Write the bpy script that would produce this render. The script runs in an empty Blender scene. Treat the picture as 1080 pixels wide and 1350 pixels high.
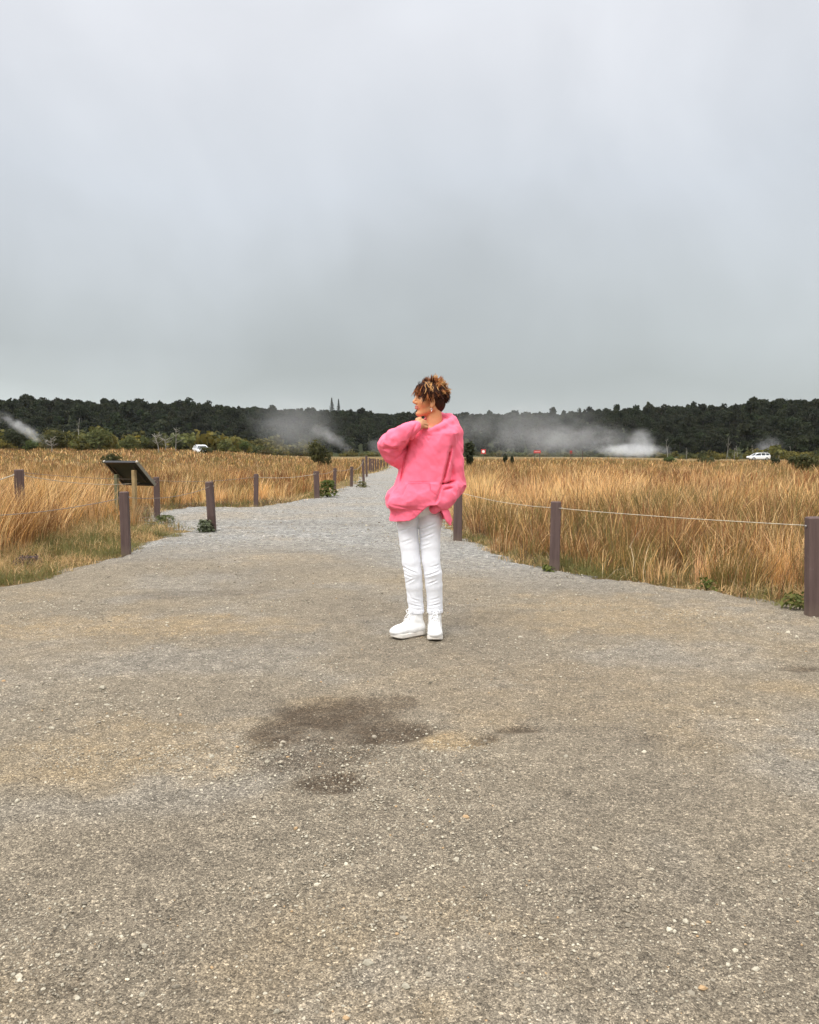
import bpy, math
import numpy as np
from mathutils import Vector, Matrix, Euler

SC = bpy.context.scene
COL = SC.collection
R = math.radians

# ------------------------------------------------------------------ camera
CAM_H = 1.15
PITCH = math.atan((675 - 598) / 1080.0)
cam_d = bpy.data.cameras.new("camera")
cam_d.sensor_fit = 'HORIZONTAL'
cam_d.sensor_width = 36.0
cam_d.lens = 36.0
cam_d.clip_start = 0.05
cam_d.clip_end = 6000
cam = bpy.data.objects.new("camera", cam_d)
cam.location = (0, 0, CAM_H)
cam.rotation_euler = (R(90) - PITCH, 0, 0)
COL.objects.link(cam)
SC.camera = cam

# ------------------------------------------------------------------ exposure
SC.view_settings.view_transform = 'Standard'
SC.view_settings.look = 'None'
SC.view_settings.exposure = 0.0
SC.view_settings.gamma = 1.0
SC.view_settings.use_curve_mapping = False
SC.render.engine = 'CYCLES'
SC.cycles.max_bounces = 6
SC.cycles.diffuse_bounces = 3
SC.cycles.transmission_bounces = 4
SC.cycles.volume_bounces = 1
SC.cycles.volume_step_rate = 0.35
SC.cycles.volume_max_steps = 256
SC.cycles.use_denoising = True

# ------------------------------------------------------------------ sun and sky
SUN_EL, SUN_AZ = R(52), R(215)          # azimuth measured clockwise from +Y: behind the camera, to the left
sun_d = bpy.data.lights.new("sun", 'SUN')
sun_d.energy = 1.5
sun_d.angle = R(17)
sun_d.color = (1.0, 0.955, 0.88)
sun = bpy.data.objects.new("sun", sun_d)
sd = Vector((math.sin(SUN_AZ) * math.cos(SUN_EL), math.cos(SUN_AZ) * math.cos(SUN_EL), math.sin(SUN_EL)))
sun.rotation_euler = sd.to_track_quat('Z', 'Y').to_euler()
sun.location = (-6, -8, 30)
COL.objects.link(sun)

W = bpy.data.worlds.new("World")
SC.world = W
W.use_nodes = True


class NT:
    """small helper for node trees"""
    def __init__(self, tree):
        self.t = tree
        tree.nodes.clear()

    def n(self, typ, **kw):
        nd = self.t.nodes.new(typ)
        for k, v in kw.items():
            if k.startswith('i_'):
                key = k[2:]
                key = int(key) if key.isdigit() else key.replace('_', ' ')
                nd.inputs[key].default_value = v
            else:
                setattr(nd, k, v)
        return nd

    def l(self, a, b):
        self.t.links.new(a, b)

    def math(self, op, a, b=None, clamp=False):
        nd = self.n('ShaderNodeMath', operation=op, use_clamp=clamp)
        for i, v in enumerate((a, b)):
            if v is None:
                continue
            if isinstance(v, (int, float)):
                nd.inputs[i].default_value = v
            else:
                self.l(v, nd.inputs[i])
        return nd.outputs[0]

    def mix(self, f, a, b, mode='MIX'):
        nd = self.n('ShaderNodeMix', data_type='RGBA', blend_type=mode)
        for key, v in ((0, f), (6, a), (7, b)):
            if isinstance(v, (int, float)):
                nd.inputs[key].default_value = v
            elif isinstance(v, tuple):
                nd.inputs[key].default_value = (v[0], v[1], v[2], 1)
            else:
                self.l(v, nd.inputs[key])
        return nd.outputs[2]

    def ramp(self, f, stops, interp='LINEAR'):
        nd = self.n('ShaderNodeValToRGB')
        e = nd.color_ramp.elements
        nd.color_ramp.interpolation = interp
        while len(e) < len(stops):
            e.new(0.5)
        for el, (p, c) in zip(e, stops):
            el.position = p
            el.color = (c, c, c, 1) if isinstance(c, (int, float)) else (c[0], c[1], c[2], 1)
        self.l(f, nd.inputs[0])
        return nd.outputs[0]

    def noise(self, vec, scale, detail=4, rough=0.55, dist=0.0):
        nd = self.n('ShaderNodeTexNoise')
        nd.inputs['Scale'].default_value = scale
        nd.inputs['Detail'].default_value = detail
        nd.inputs['Roughness'].default_value = rough
        nd.inputs['Distortion'].default_value = dist
        if vec is not None:
            self.l(vec, nd.inputs['Vector'])
        return nd


def lin(r, g, b):
    f = lambda c: c / 12.92 if c <= 0.04045 else ((c + 0.055) / 1.055) ** 2.4
    return (f(r / 255), f(g / 255), f(b / 255))


# overcast sky: a thin remainder of the Nishita sky seen through a full cloud deck
w = NT(W.node_tree)
out = w.n('ShaderNodeOutputWorld')
sky = w.n('ShaderNodeTexSky', sky_type='NISHITA', sun_disc=False, sun_elevation=SUN_EL, sun_rotation=SUN_AZ)
bg_sky = w.n('ShaderNodeBackground', i_Strength=0.1)
w.l(sky.outputs[0], bg_sky.inputs[0])
tc = w.n('ShaderNodeTexCoord')
sep = w.n('ShaderNodeSeparateXYZ')
w.l(tc.outputs['Generated'], sep.inputs[0])
dx, dy, dz = sep.outputs
mp = w.n('ShaderNodeMapping')
mp.inputs['Scale'].default_value = (1.15, 1.0, 1.05)
w.l(tc.outputs['Generated'], mp.inputs[0])
n1 = w.noise(mp.outputs[0], 2.6, 5, 0.5, 0.4)
n2 = w.noise(mp.outputs[0], 4.6, 3, 0.45, 0.9)
# cloud deck luminance by height above the horizon, bent by the cloud noise
hz = w.math('ADD', dz, w.math('MULTIPLY', w.math('SUBTRACT', n1.outputs[0], 0.5), 0.16))
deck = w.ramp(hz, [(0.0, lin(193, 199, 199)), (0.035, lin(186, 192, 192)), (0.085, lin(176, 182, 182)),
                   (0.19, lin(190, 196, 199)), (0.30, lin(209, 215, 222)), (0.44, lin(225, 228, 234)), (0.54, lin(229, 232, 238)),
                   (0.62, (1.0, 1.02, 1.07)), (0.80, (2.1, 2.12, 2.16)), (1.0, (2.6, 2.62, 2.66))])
# brighter deck towards the veiled sun behind the camera
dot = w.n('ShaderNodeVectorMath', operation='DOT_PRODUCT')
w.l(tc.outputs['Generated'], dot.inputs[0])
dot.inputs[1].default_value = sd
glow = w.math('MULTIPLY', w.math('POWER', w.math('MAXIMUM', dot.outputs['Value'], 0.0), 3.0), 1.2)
# bright breaks low on the left
left = w.math('MULTIPLY', w.math('MULTIPLY', w.math('SUBTRACT', -0.02, dx), 2.2, True),
              w.math('SUBTRACT', 1.0, w.math('MULTIPLY', w.math('ABSOLUTE', w.math('SUBTRACT', dz, 0.05)), 14.0), True))
right = w.math('MULTIPLY', w.math('MULTIPLY', w.math('SUBTRACT', dx, 0.12), 3.0, True),
               w.math('SUBTRACT', 1.0, w.math('MULTIPLY', w.math('ABSOLUTE', w.math('SUBTRACT', dz, 0.13)), 8.0), True))
mott = w.math('ADD', w.math('ADD', 0.97, w.math('MULTIPLY', w.math('SUBTRACT', n2.outputs[0], 0.5), 0.15)), w.math('MULTIPLY', w.math('SUBTRACT', n1.outputs[0], 0.5), 0.22))
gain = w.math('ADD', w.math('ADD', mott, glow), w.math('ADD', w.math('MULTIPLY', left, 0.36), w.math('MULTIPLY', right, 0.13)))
vm = w.n('ShaderNodeVectorMath', operation='SCALE')
w.l(deck, vm.inputs[0])
w.l(gain, vm.inputs['Scale'])
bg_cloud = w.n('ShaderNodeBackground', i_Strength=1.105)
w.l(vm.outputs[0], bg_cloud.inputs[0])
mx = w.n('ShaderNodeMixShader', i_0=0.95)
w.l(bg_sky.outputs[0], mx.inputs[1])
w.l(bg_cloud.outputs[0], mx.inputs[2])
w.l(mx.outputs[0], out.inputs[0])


# ------------------------------------------------------------------ helpers
def ray(px, py):
    """direction through a point of the 1080 x 1350 view, used to survey distances on the ground"""
    x = (px - 540) / 1080.0
    y = (675 - py) / 1080.0
    c, s = math.cos(PITCH), math.sin(PITCH)
    return np.array([x, y * s + c, y * c - s])


def ground_at(px, py, z=0.0):
    d = ray(px, py)
    t = (z - CAM_H) / d[2]
    return np.array([d[0] * t, d[1] * t, z])


def at_depth(px, py, Y):
    d = ray(px, py)
    t = Y / d[1]
    return np.array([d[0] * t, Y, CAM_H + d[2] * t])


def tag(o, label=None, cat=None, group=None, kind=None):
    if label:
        o['label'] = label
    if cat:
        o['category'] = cat
    if group:
        o['group'] = group
    if kind:
        o['kind'] = kind
    return o


def link(name, me, parent=None, loc=None):
    o = bpy.data.objects.new(name, me)
    COL.objects.link(o)
    if parent is not None:
        o.parent = parent
    if loc is not None:
        o.location = loc
    return o


def empty(name, loc, rz=0.0):
    o = bpy.data.objects.new(name, None)
    o.empty_display_size = 0.2
    o.location = loc
    o.rotation_euler = (0, 0, rz)
    COL.objects.link(o)
    return o


def children(o):
    return [c for c in bpy.data.objects if c.parent is o]


def copy_tree(o, parent=None):
    c = o.copy()
    COL.objects.link(c)
    c.parent = parent
    for ch in children(o):
        copy_tree(ch, c)
    return c


def np_mesh(name, V, F, mat=None, smooth=False, col=None, extra=None):
    """V (n,3), F (m,k) with k = 3 or 4 (or a list of such arrays)"""
    Fs = F if isinstance(F, list) else [F]
    Fs = [np.asarray(f, np.int32) for f in Fs if len(f)]
    V = np.asarray(V, np.float32)
    me = bpy.data.meshes.new(name)
    me.vertices.add(len(V))
    me.vertices.foreach_set('co', V.ravel())
    loops = np.concatenate([f.ravel() for f in Fs])
    tot = np.concatenate([np.full(len(f), f.shape[1], np.int32) for f in Fs])
    me.loops.add(len(loops))
    me.loops.foreach_set('vertex_index', loops)
    me.polygons.add(len(tot))
    st = np.zeros(len(tot), np.int32)
    st[1:] = np.cumsum(tot)[:-1]
    me.polygons.foreach_set('loop_start', st)
    me.polygons.foreach_set('use_smooth', np.full(len(tot), smooth, bool))
    me.update(calc_edges=True)
    if col is not None:
        a = me.color_attributes.new('col', 'FLOAT_COLOR', 'POINT')
        c4 = np.ones((len(V), 4), np.float32)
        c4[:, :3] = col
        a.data.foreach_set('color', c4.ravel())
    for k, v in (extra or {}).items():
        a = me.attributes.new(k, 'FLOAT', 'POINT')
        a.data.foreach_set('value', np.asarray(v, np.float32))
    if mat is not None:
        for m in (mat if isinstance(mat, (list, tuple)) else [mat]):
            me.materials.append(m)
    return me


class MB:
    """collects boxes, tubes and prisms into one mesh"""
    def __init__(self):
        self.v, self.q, self.t, self.n = [], [], [], 0

    def raw(self, V, Q=(), T=()):
        self.v.append(np.asarray(V, float))
        if len(Q):
            self.q.append(np.asarray(Q, int) + self.n)
        if len(T):
            self.t.append(np.asarray(T, int) + self.n)
        self.n += len(V)

    def box(self, c, s, M=None, bev=0.0):
        """box of size s about c, edges chamfered by bev"""
        hx, hy, hz = s[0] / 2, s[1] / 2, s[2] / 2
        if bev <= 0:
            P = np.array([[x, y, z] for z in (-hz, hz) for y in (-hy, hy) for x in (-hx, hx)])
            Q = [[0, 2, 3, 1], [4, 5, 7, 6], [0, 1, 5, 4], [2, 6, 7, 3], [0, 4, 6, 2], [1, 3, 7, 5]]
            T = []
        else:
            b = bev
            ring = lambda x, y, z: [[-x + b, -y, z], [x - b, -y, z], [x, -y + b, z], [x, y - b, z], [x - b, y, z], [-x + b, y, z], [-x, y - b, z], [-x, -y + b, z]]
            P = np.array(ring(hx - b, hy - b, -hz) + ring(hx, hy, -hz + b) + ring(hx, hy, hz - b) + ring(hx - b, hy - b, hz))
            Q = []
            for k in range(3):
                for i in range(8):
                    j = (i + 1) % 8
                    Q.append([k * 8 + i, k * 8 + j, k * 8 + 8 + j, k * 8 + 8 + i])
            for o, f in ((0, 1), (24, 0)):
                for a in ([0, 1, 2, 3], [4, 5, 6, 7], [0, 3, 4, 7]):
                    a = [o + i for i in a]
                    Q.append(a[::-1] if f else a)
            T = []
        if M is not None:
            P = P @ np.array(M)[:3, :3].T
        self.raw(P + np.asarray(c, float), Q, T)
        return self

    def tube(self, pts, rad, seg=8, cap=True):
        pts = np.asarray(pts, float)
        rad = np.full(len(pts), rad) if np.isscalar(rad) else np.asarray(rad, float)
        tg = np.gradient(pts, axis=0)
        tg /= np.linalg.norm(tg, axis=1)[:, None] + 1e-12
        ref = np.array([0, 0, 1.0]) if abs(tg[0][2]) < 0.9 else np.array([1.0, 0, 0])
        V = []
        u = None
        for p, t, r in zip(pts, tg, rad):
            u = np.cross(t, ref) if u is None else u - t * np.dot(u, t)
            u /= np.linalg.norm(u) + 1e-12
            v = np.cross(t, u)
            a = np.arange(seg) * 2 * np.pi / seg
            V.append(p + r * (np.cos(a)[:, None] * u + np.sin(a)[:, None] * v))
        V = np.concatenate(V)
        n = len(pts)
        i = np.arange(seg)
        Q = np.concatenate([np.stack([k * seg + i, k * seg + (i + 1) % seg, (k + 1) * seg + (i + 1) % seg, (k + 1) * seg + i], 1) for k in range(n - 1)])
        T = []
        if cap:
            V = np.vstack([V, pts[0], pts[-1]])
            a, b = n * seg, n * seg + 1
            T = [[a, (k + 1) % seg, k] for k in range(seg)] + [[b, (n - 1) * seg + k, (n - 1) * seg + (k + 1) % seg] for k in range(seg)]
        self.raw(V, Q, T)
        return self

    def prism(self, poly, axis_from, axis_to, ax, ay):
        """polygon (list of 2d) in plane ax/ay, swept between two offset vectors"""
        poly = np.asarray(poly, float)
        ax, ay = np.asarray(ax, float), np.asarray(ay, float)
        A = poly[:, :1] * ax + poly[:, 1:] * ay
        V = np.vstack([A + axis_from, A + axis_to])
        n = len(poly)
        Q = [[i, (i + 1) % n, n + (i + 1) % n, n + i] for i in range(n)]
        c0, c1 = A.mean(0) + axis_from, A.mean(0) + axis_to
        V = np.vstack([V, c0, c1])
        T = [[2 * n, (i + 1) % n, i] for i in range(n)] + [[2 * n + 1, n + i, n + (i + 1) % n] for i in range(n)]
        self.raw(V, Q, T)
        return self

    def build(self, name, mat, parent=None, smooth=False, loc=None):
        F = []
        if self.q:
            F.append(np.concatenate(self.q))
        if self.t:
            F.append(np.concatenate(self.t))
        me = np_mesh(name, np.concatenate(self.v), F, mat, smooth)
        return link(name, me, parent, loc)


def lattice(ix, iy, iz, seed):
    h = (ix.astype(np.uint32) * np.uint32(374761393) + iy.astype(np.uint32) * np.uint32(668265263)
         + iz.astype(np.uint32) * np.uint32(2246822519) + np.uint32(seed * 3266489917 % 4294967296))
    h = (h ^ (h >> np.uint32(13))) * np.uint32(1274126177)
    h = (h ^ (h >> np.uint32(16))) * np.uint32(2654435761)
    return ((h >> np.uint32(8)) & np.uint32(0xFFFF)).astype(np.float32) / 65535.0


def vnoise(x, y, z=0.0, seed=0):
    x, y, z = np.broadcast_arrays(np.asarray(x, np.float32), np.asarray(y, np.float32), np.asarray(z, np.float32))
    fx, fy, fz = np.floor(x), np.floor(y), np.floor(z)
    ix, iy, iz = (f.astype(np.int64) + 100000 for f in (fx, fy, fz))
    tx, ty, tz = x - fx, y - fy, z - fz
    tx, ty, tz = (t * t * (3 - 2 * t) for t in (tx, ty, tz))
    r = 0
    for a in (0, 1):
        for b in (0, 1):
            for c in (0, 1):
                wgt = (tx if a else 1 - tx) * (ty if b else 1 - ty) * (tz if c else 1 - tz)
                r = r + wgt * lattice(ix + a, iy + b, iz + c, seed)
    return r


def fbm(x, y, z=0.0, seed=0, oct=4, rough=0.5):
    s, a, t, f = 0, 1.0, 0, 1.0
    for k in range(oct):
        s = s + a * vnoise(np.asarray(x) * f, np.asarray(y) * f, np.asarray(z) * f, seed + k * 17)
        t += a
        a *= rough
        f *= 2.03
    return s / t


def smooth01(a, b, x):
    t = np.clip((x - a) / (b - a), 0, 1)
    return t * t * (3 - 2 * t)


def in_poly(P, poly):
    x, y = P[:, 0], P[:, 1]
    r = np.zeros(len(P), bool)
    n = len(poly)
    for i in range(n):
        x1, y1 = poly[i]
        x2, y2 = poly[(i + 1) % n]
        if y1 == y2:
            continue
        c = ((y1 > y) != (y2 > y)) & (x < (x2 - x1) * (y - y1) / (y2 - y1) + x1)
        r ^= c
    return r


def poly_dist(P, poly, closed=True):
    d = np.full(len(P), 1e9)
    n = len(poly)
    for i in range(n if closed else n - 1):
        a, b = np.array(poly[i]), np.array(poly[(i + 1) % n])
        ba = b - a
        t = np.clip(((P - a) @ ba) / (ba @ ba + 1e-12), 0, 1)
        d = np.minimum(d, np.linalg.norm(P - a - t[:, None] * ba, axis=1))
    return d


# ------------------------------------------------------------------ materials
def new_mat(name):
    m = bpy.data.materials.new(name)
    m.use_nodes = True
    return m, NT(m.node_tree)


def finish(nt, shader, disp=None, volume=None):
    o = nt.n('ShaderNodeOutputMaterial')
    if shader is not None:
        nt.l(shader, o.inputs['Surface'])
    if volume is not None:
        nt.l(volume, o.inputs['Volume'])


def bsdf(nt, color, rough=0.7, spec=0.3, normal=None, metal=0.0):
    b = nt.n('ShaderNodeBsdfPrincipled')
    b.inputs['Roughness'].default_value = rough
    b.inputs['Specular IOR Level'].default_value = spec
    b.inputs['Metallic'].default_value = metal
    if isinstance(color, tuple):
        b.inputs['Base Color'].default_value = (*color, 1)
    else:
        nt.l(color, b.inputs['Base Color'])
    if normal is not None:
        nt.l(normal, b.inputs['Normal'])
    return b


def bump(nt, height, strength, dist):
    b = nt.n('ShaderNodeBump', i_Strength=strength, i_Distance=dist)
    nt.l(height, b.inputs['Height'])
    return b.outputs[0]


def mat_simple(name, color, rough=0.7, spec=0.3, var=0.12, scale=8.0, bumpd=0.0, metal=0.0, bscale=None, coords='Object'):
    m, nt = new_mat(name)
    tc = nt.n('ShaderNodeTexCoord')
    nz = nt.noise(tc.outputs[coords], scale, 5, 0.6)
    lo = tuple(c * (1 - var) for c in color)
    hi = tuple(min(1, c * (1 + var)) for c in color)
    c = nt.mix(nt.ramp(nz.outputs[0], [(0.3, 0.0), (0.7, 1.0)]), lo, hi)
    nrm = None
    if bumpd:
        nb = nt.noise(tc.outputs[coords], bscale or scale * 6, 4, 0.65)
        nrm = bump(nt, nb.outputs[0], 1.0, bumpd)
    finish(nt, bsdf(nt, c, rough, spec, nrm, metal).outputs[0])
    return m


def mat_leaf(name, trans=0.35, rough=0.75, gain=1.0, spec=0.2):
    """foliage and grass: colour of every leaf or blade from the 'col' attribute, some light passes through"""
    m, nt = new_mat(name)
    a = nt.n('ShaderNodeAttribute', attribute_name='col')
    b = bsdf(nt, a.outputs['Color'], rough, spec)
    t = nt.n('ShaderNodeBsdfTranslucent')
    nt.l(a.outputs['Color'], t.inputs[0])
    mxs = nt.n('ShaderNodeMixShader', i_0=trans)
    nt.l(b.outputs[0], mxs.inputs[1])
    nt.l(t.outputs[0], mxs.inputs[2])
    finish(nt, mxs.outputs[0])
    return m


M_LEAF = mat_leaf('foliage')
M_GRASS = mat_leaf('grass_blades', 0.3, 0.6, spec=0.3)


def mat_gravel():
    m, nt = new_mat('gravel_surface')
    tc = nt.n('ShaderNodeTexCoord')
    P = tc.outputs['Object']
    wet = nt.n('ShaderNodeAttribute', attribute_name='wet').outputs['Fac']
    och = nt.n('ShaderNodeAttribute', attribute_name='ochre').outputs['Fac']
    gry = nt.n('ShaderNodeAttribute', attribute_name='stony').outputs['Fac']
    big = nt.noise(P, 0.9, 6, 0.6)
    mid = nt.noise(P, 9.0, 6, 0.7)
    fine = nt.noise(P, 70.0, 4, 0.75)
    grit = nt.noise(P, 260.0, 3, 0.8)
    vor = nt.n('ShaderNodeTexVoronoi', i_Scale=150.0)
    nt.l(P, vor.inputs['Vector'])
    vor2 = nt.n('ShaderNodeTexVoronoi', i_Scale=340.0)
    nt.l(P, vor2.inputs['Vector'])
    base = nt.mix(nt.ramp(big.outputs[0], [(0.35, 0.0), (0.65, 1.0)]), (0.183, 0.151, 0.109), (0.222, 0.182, 0.128))
    base = nt.mix(gry, base, (0.242, 0.229, 0.204))
    brk = nt.noise(P, 5.0, 7, 0.72, 0.3)
    och = nt.math('MULTIPLY', och, nt.math('MULTIPLY', nt.math('SUBTRACT', brk.outputs[0], 0.22), 2.2, True), True)
    brk2 = nt.noise(P, 13.0, 7, 0.75, 0.4)
    wn = nt.math('ADD', nt.math('MULTIPLY', nt.math('SUBTRACT', brk.outputs[0], 0.5), 0.9), nt.math('MULTIPLY', nt.math('SUBTRACT', brk2.outputs[0], 0.5), 1.7))
    wet = nt.ramp(nt.math('ADD', wet, nt.math('MULTIPLY', wn, nt.math('MULTIPLY', wet, 1.6, True))), [(0.14, 0.0), (0.50, 0.55), (0.95, 0.92)])
    base = nt.mix(och, base, (0.30, 0.215, 0.115))
    base = nt.mix(wet, base, (0.074, 0.052, 0.032))
    v = nt.math('MULTIPLY_ADD', mid.outputs[0], 1.1)
    nt.t.nodes[-1].inputs[2].default_value = 0.45
    base = nt.mix(1.0, base, v, 'MULTIPLY')
    # single grains: light and dark cells of the voronoi, each its own tone
    sepc = nt.n('ShaderNodeSeparateColor')
    nt.l(vor.outputs['Color'], sepc.inputs[0])
    g1 = nt.ramp(sepc.outputs[0], [(0.0, 0.52), (0.35, 0.89), (0.75, 1.07), (0.93, 1.35), (1.0, 2.1)])
    sep2 = nt.n('ShaderNodeSeparateColor')
    nt.l(vor2.outputs['Color'], sep2.inputs[0])
    g2 = nt.ramp(sep2.outputs[1], [(0.0, 0.45), (0.5, 0.97), (0.85, 1.28), (1.0, 2.1)])
    base = nt.mix(0.85, base, g1, 'MULTIPLY')
    base = nt.mix(0.9, base, g2, 'MULTIPLY')
    for scale_, lo_, hi_, wgt_ in ((52.0, 0.72, 1.30, 0.5), (23.0, 0.55, 1.5, gry)):
        vv_ = nt.n('ShaderNodeTexVoronoi', i_Scale=scale_)
        nt.l(P, vv_.inputs['Vector'])
        sv_ = nt.n('ShaderNodeSeparateColor')
        nt.l(vv_.outputs['Color'], sv_.inputs[0])
        gg_ = nt.ramp(sv_.outputs[2], [(0.0, lo_), (0.4, 0.94), (0.8, 1.08), (1.0, hi_)])
        base = nt.mix(wgt_, base, gg_, 'MULTIPLY')
    f = nt.ramp(fine.outputs[0], [(0.3, 0.52), (0.5, 1.0), (0.72, 1.45)])
    base = nt.mix(0.7, base, f, 'MULTIPLY')
    hgt = nt.math('ADD', nt.math('MULTIPLY', fine.outputs[0], 0.7),
                  nt.math('ADD', nt.math('MULTIPLY', nt.math('SUBTRACT', 1.0, vor.outputs['Distance']), 0.55),
                          nt.math('MULTIPLY', grit.outputs[0], 0.3)))
    nrm = bump(nt, hgt, 1.0, 0.0095)
    finish(nt, bsdf(nt, base, 0.9, 0.2, nrm).outputs[0])
    return m


def mat_soil():
    m, nt = new_mat('field_soil')
    tc = nt.n('ShaderNodeTexCoord')
    P = tc.outputs['Object']
    a = nt.noise(P, 0.25, 6, 0.6)
    b = nt.noise(P, 14.0, 6, 0.7)
    c = nt.mix(nt.ramp(a.outputs[0], [(0.35, 0.0), (0.65, 1.0)]), (0.15, 0.105, 0.045), (0.20, 0.14, 0.06))
    c = nt.mix(0.9, c, nt.ramp(b.outputs[0], [(0.25, 0.4), (0.75, 1.5)]), 'MULTIPLY')
    finish(nt, bsdf(nt, c, 0.95, 0.1, bump(nt, b.outputs[0], 1.0, 0.05)).outputs[0])
    return m


def mat_cloth(name, color, var=0.06, weave=900.0, wb=0.0006, rough=0.9, sheen=0.25, fold=0.0, vecscale=(1, 1, 1)):
    m, nt = new_mat(name)
    tc = nt.n('ShaderNodeTexCoord')
    mpn = nt.n('ShaderNodeMapping')
    mpn.inputs['Scale'].default_value = vecscale
    nt.l(tc.outputs['Object'], mpn.inputs[0])
    n0 = nt.noise(tc.outputs['Object'], 11.0, 5, 0.6)
    n1_ = nt.noise(mpn.outputs[0], weave, 2, 0.6)
    c = nt.mix(n0.outputs[0], tuple(x * (1 - var) for x in color), tuple(min(1, x * (1 + var)) for x in color))
    h = n1_.outputs[0]
    nrm = bump(nt, h, 1.0, wb)
    if fold:
        nf = nt.noise(mpn.outputs[0], 38.0, 4, 0.6, 0.8)
        b2 = nt.n('ShaderNodeBump', i_Strength=1.0, i_Distance=fold)
        nt.l(nf.outputs[0], b2.inputs['Height'])
        nt.l(nrm, b2.inputs['Normal'])
        nrm = b2.outputs[0]
    b = bsdf(nt, c, rough, 0.2, nrm)
    b.inputs['Sheen Weight'].default_value = sheen
    b.inputs['Sheen Roughness'].default_value = 0.6
    finish(nt, b.outputs[0])
    return m


def mat_attr(name, rough=0.5, spec=0.4, sss=0.0, bumpd=0.0, bscale=300):
    m, nt = new_mat(name)
    a = nt.n('ShaderNodeAttribute', attribute_name='col')
    nrm = None
    tc = nt.n('ShaderNodeTexCoord')
    nz = nt.noise(tc.outputs['Object'], bscale, 3, 0.6)
    if bumpd:
        nrm = bump(nt, nz.outputs[0], 1.0, bumpd)
    c = nt.mix(0.25, a.outputs['Color'], nt.ramp(nz.outputs[0], [(0.3, 0.8), (0.7, 1.2)]), 'MULTIPLY')
    b = bsdf(nt, c, rough, spec, nrm)
    if sss:
        b.inputs['Subsurface Weight'].default_value = sss
        b.inputs['Subsurface Radius'].default_value = (0.012, 0.004, 0.002)
        b.inputs['Subsurface Scale'].default_value = 0.6
    finish(nt, b.outputs[0])
    return m

# ================================================================== SETTING: ground, gravel, hill
LEFT_EDGE_PX = [(0, 768), (30, 764), (60, 758), (110, 743), (160, 731), (200, 714), (236, 701), (262, 696), (262, 691), (236, 689), (212, 684),
                (212, 678), (216, 671), (270, 667), (337, 667), (385, 661), (420, 656), (446, 647), (465, 640),
                (477, 635), (484, 627), (488, 624), (500, 622), (512, 619), (517, 616), (521, 612)]
RIGHT_EDGE_PX = [(528, 612), (533, 619), (545, 640), (566, 668), (590, 694), (606, 706), (640, 722), (690, 741), (735, 751),
                 (780, 758), (860, 767), (930, 775), (1000, 789), (1080, 803)]
LE = [tuple(ground_at(*p)[:2]) for p in LEFT_EDGE_PX]
RE = [tuple(ground_at(*p)[:2]) for p in RIGHT_EDGE_PX]
GRAVEL = [(-16, -7), (-16, 4.6), (-8, 6.4)] + LE + RE + [(4.6, 5.2), (8, 4.2), (16, 3.4), (16, -7)]
GZ = 0.0            # gravel top
FZ = -0.025         # soil of the field


def edge_noise(P):
    return 0.42 * (fbm(P[:, 0] * 1.9, P[:, 1] * 1.9, 0, 5, 4, 0.6) - 0.5) * np.clip(P[:, 1] / 8, 0.7, 2.2) + 0.13 * (vnoise(P[:, 0] * 9, P[:, 1] * 9, 0, 6) - 0.5)


def signed_gravel(P):
    """> 0 inside the gravel, metres to its edge"""
    d = poly_dist(P, GRAVEL)
    return np.where(in_poly(P, GRAVEL), d, -d) + edge_noise(P)


# --- gravel sheet: a fan of fine cells, finer near the viewer
rows = 4.4 * np.exp(np.linspace(0, math.log(92 / 4.4), 560))
us = np.linspace(-1.25, 1.25, 460)
D_, U_ = np.meshgrid(rows, us, indexing='ij')
gx = (D_ * U_).ravel()
gy = (D_ - 4.0).ravel()
GP = np.stack([gx, gy], 1)
sg = signed_gravel(GP)
gz = 0.020 * (fbm(gx * 0.9, gy * 0.9, 0, 1, 3) - 0.5) + 0.011 * (fbm(gx * 6, gy * 6, 0, 2, 3) - 0.5) + 0.009 * (fbm(gx * 22, gy * 22, 0, 3, 2) - 0.5)
gz += 0.012 * smooth01(6.0, 9.0, gy) * (1 - smooth01(30, 45, gy)) * np.sin(gy * 2 * np.pi / 0.62 + 5 * fbm(gx * 0.5, gy * 0.35, 0, 55, 3)) * (fbm(gx * 0.9, gy * 0.6, 0, 56, 2) - 0.1)
gz = gz - 0.05 * (1 - smooth01(-0.12, 0.10, sg))
gz -= 0.03


def blob(cx, cy, rx, ry, ang=0.0, seed=0, jag=0.45):
    """soft ragged patch on the ground, 0..1"""
    c, s = math.cos(ang), math.sin(ang)
    ux = ((gx - cx) * c + (gy - cy) * s) / rx
    uy = (-(gx - cx) * s + (gy - cy) * c) / ry
    r = np.sqrt(ux ** 2 + uy ** 2) + jag * ((fbm(gx * 4.5, gy * 4.5, 0, seed, 5, 0.62) - 0.5) * 2.4 + (fbm(gx * 1.7, gy * 1.7, 0, seed + 5, 2) - 0.5))
    return 1 - smooth01(0.45, 1.2, r)


def patch(px, py, wpx, hpx, **k):
    c = ground_at(px, py)
    a, b = ground_at(px - wpx / 2, py), ground_at(px + wpx / 2, py)
    t, u = ground_at(px, py - hpx / 2), ground_at(px, py + hpx / 2)
    return blob(c[0], (t[1] + u[1]) / 2, abs(b[0] - a[0]) / 2, abs(t[1] - u[1]) / 2, **k)


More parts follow.
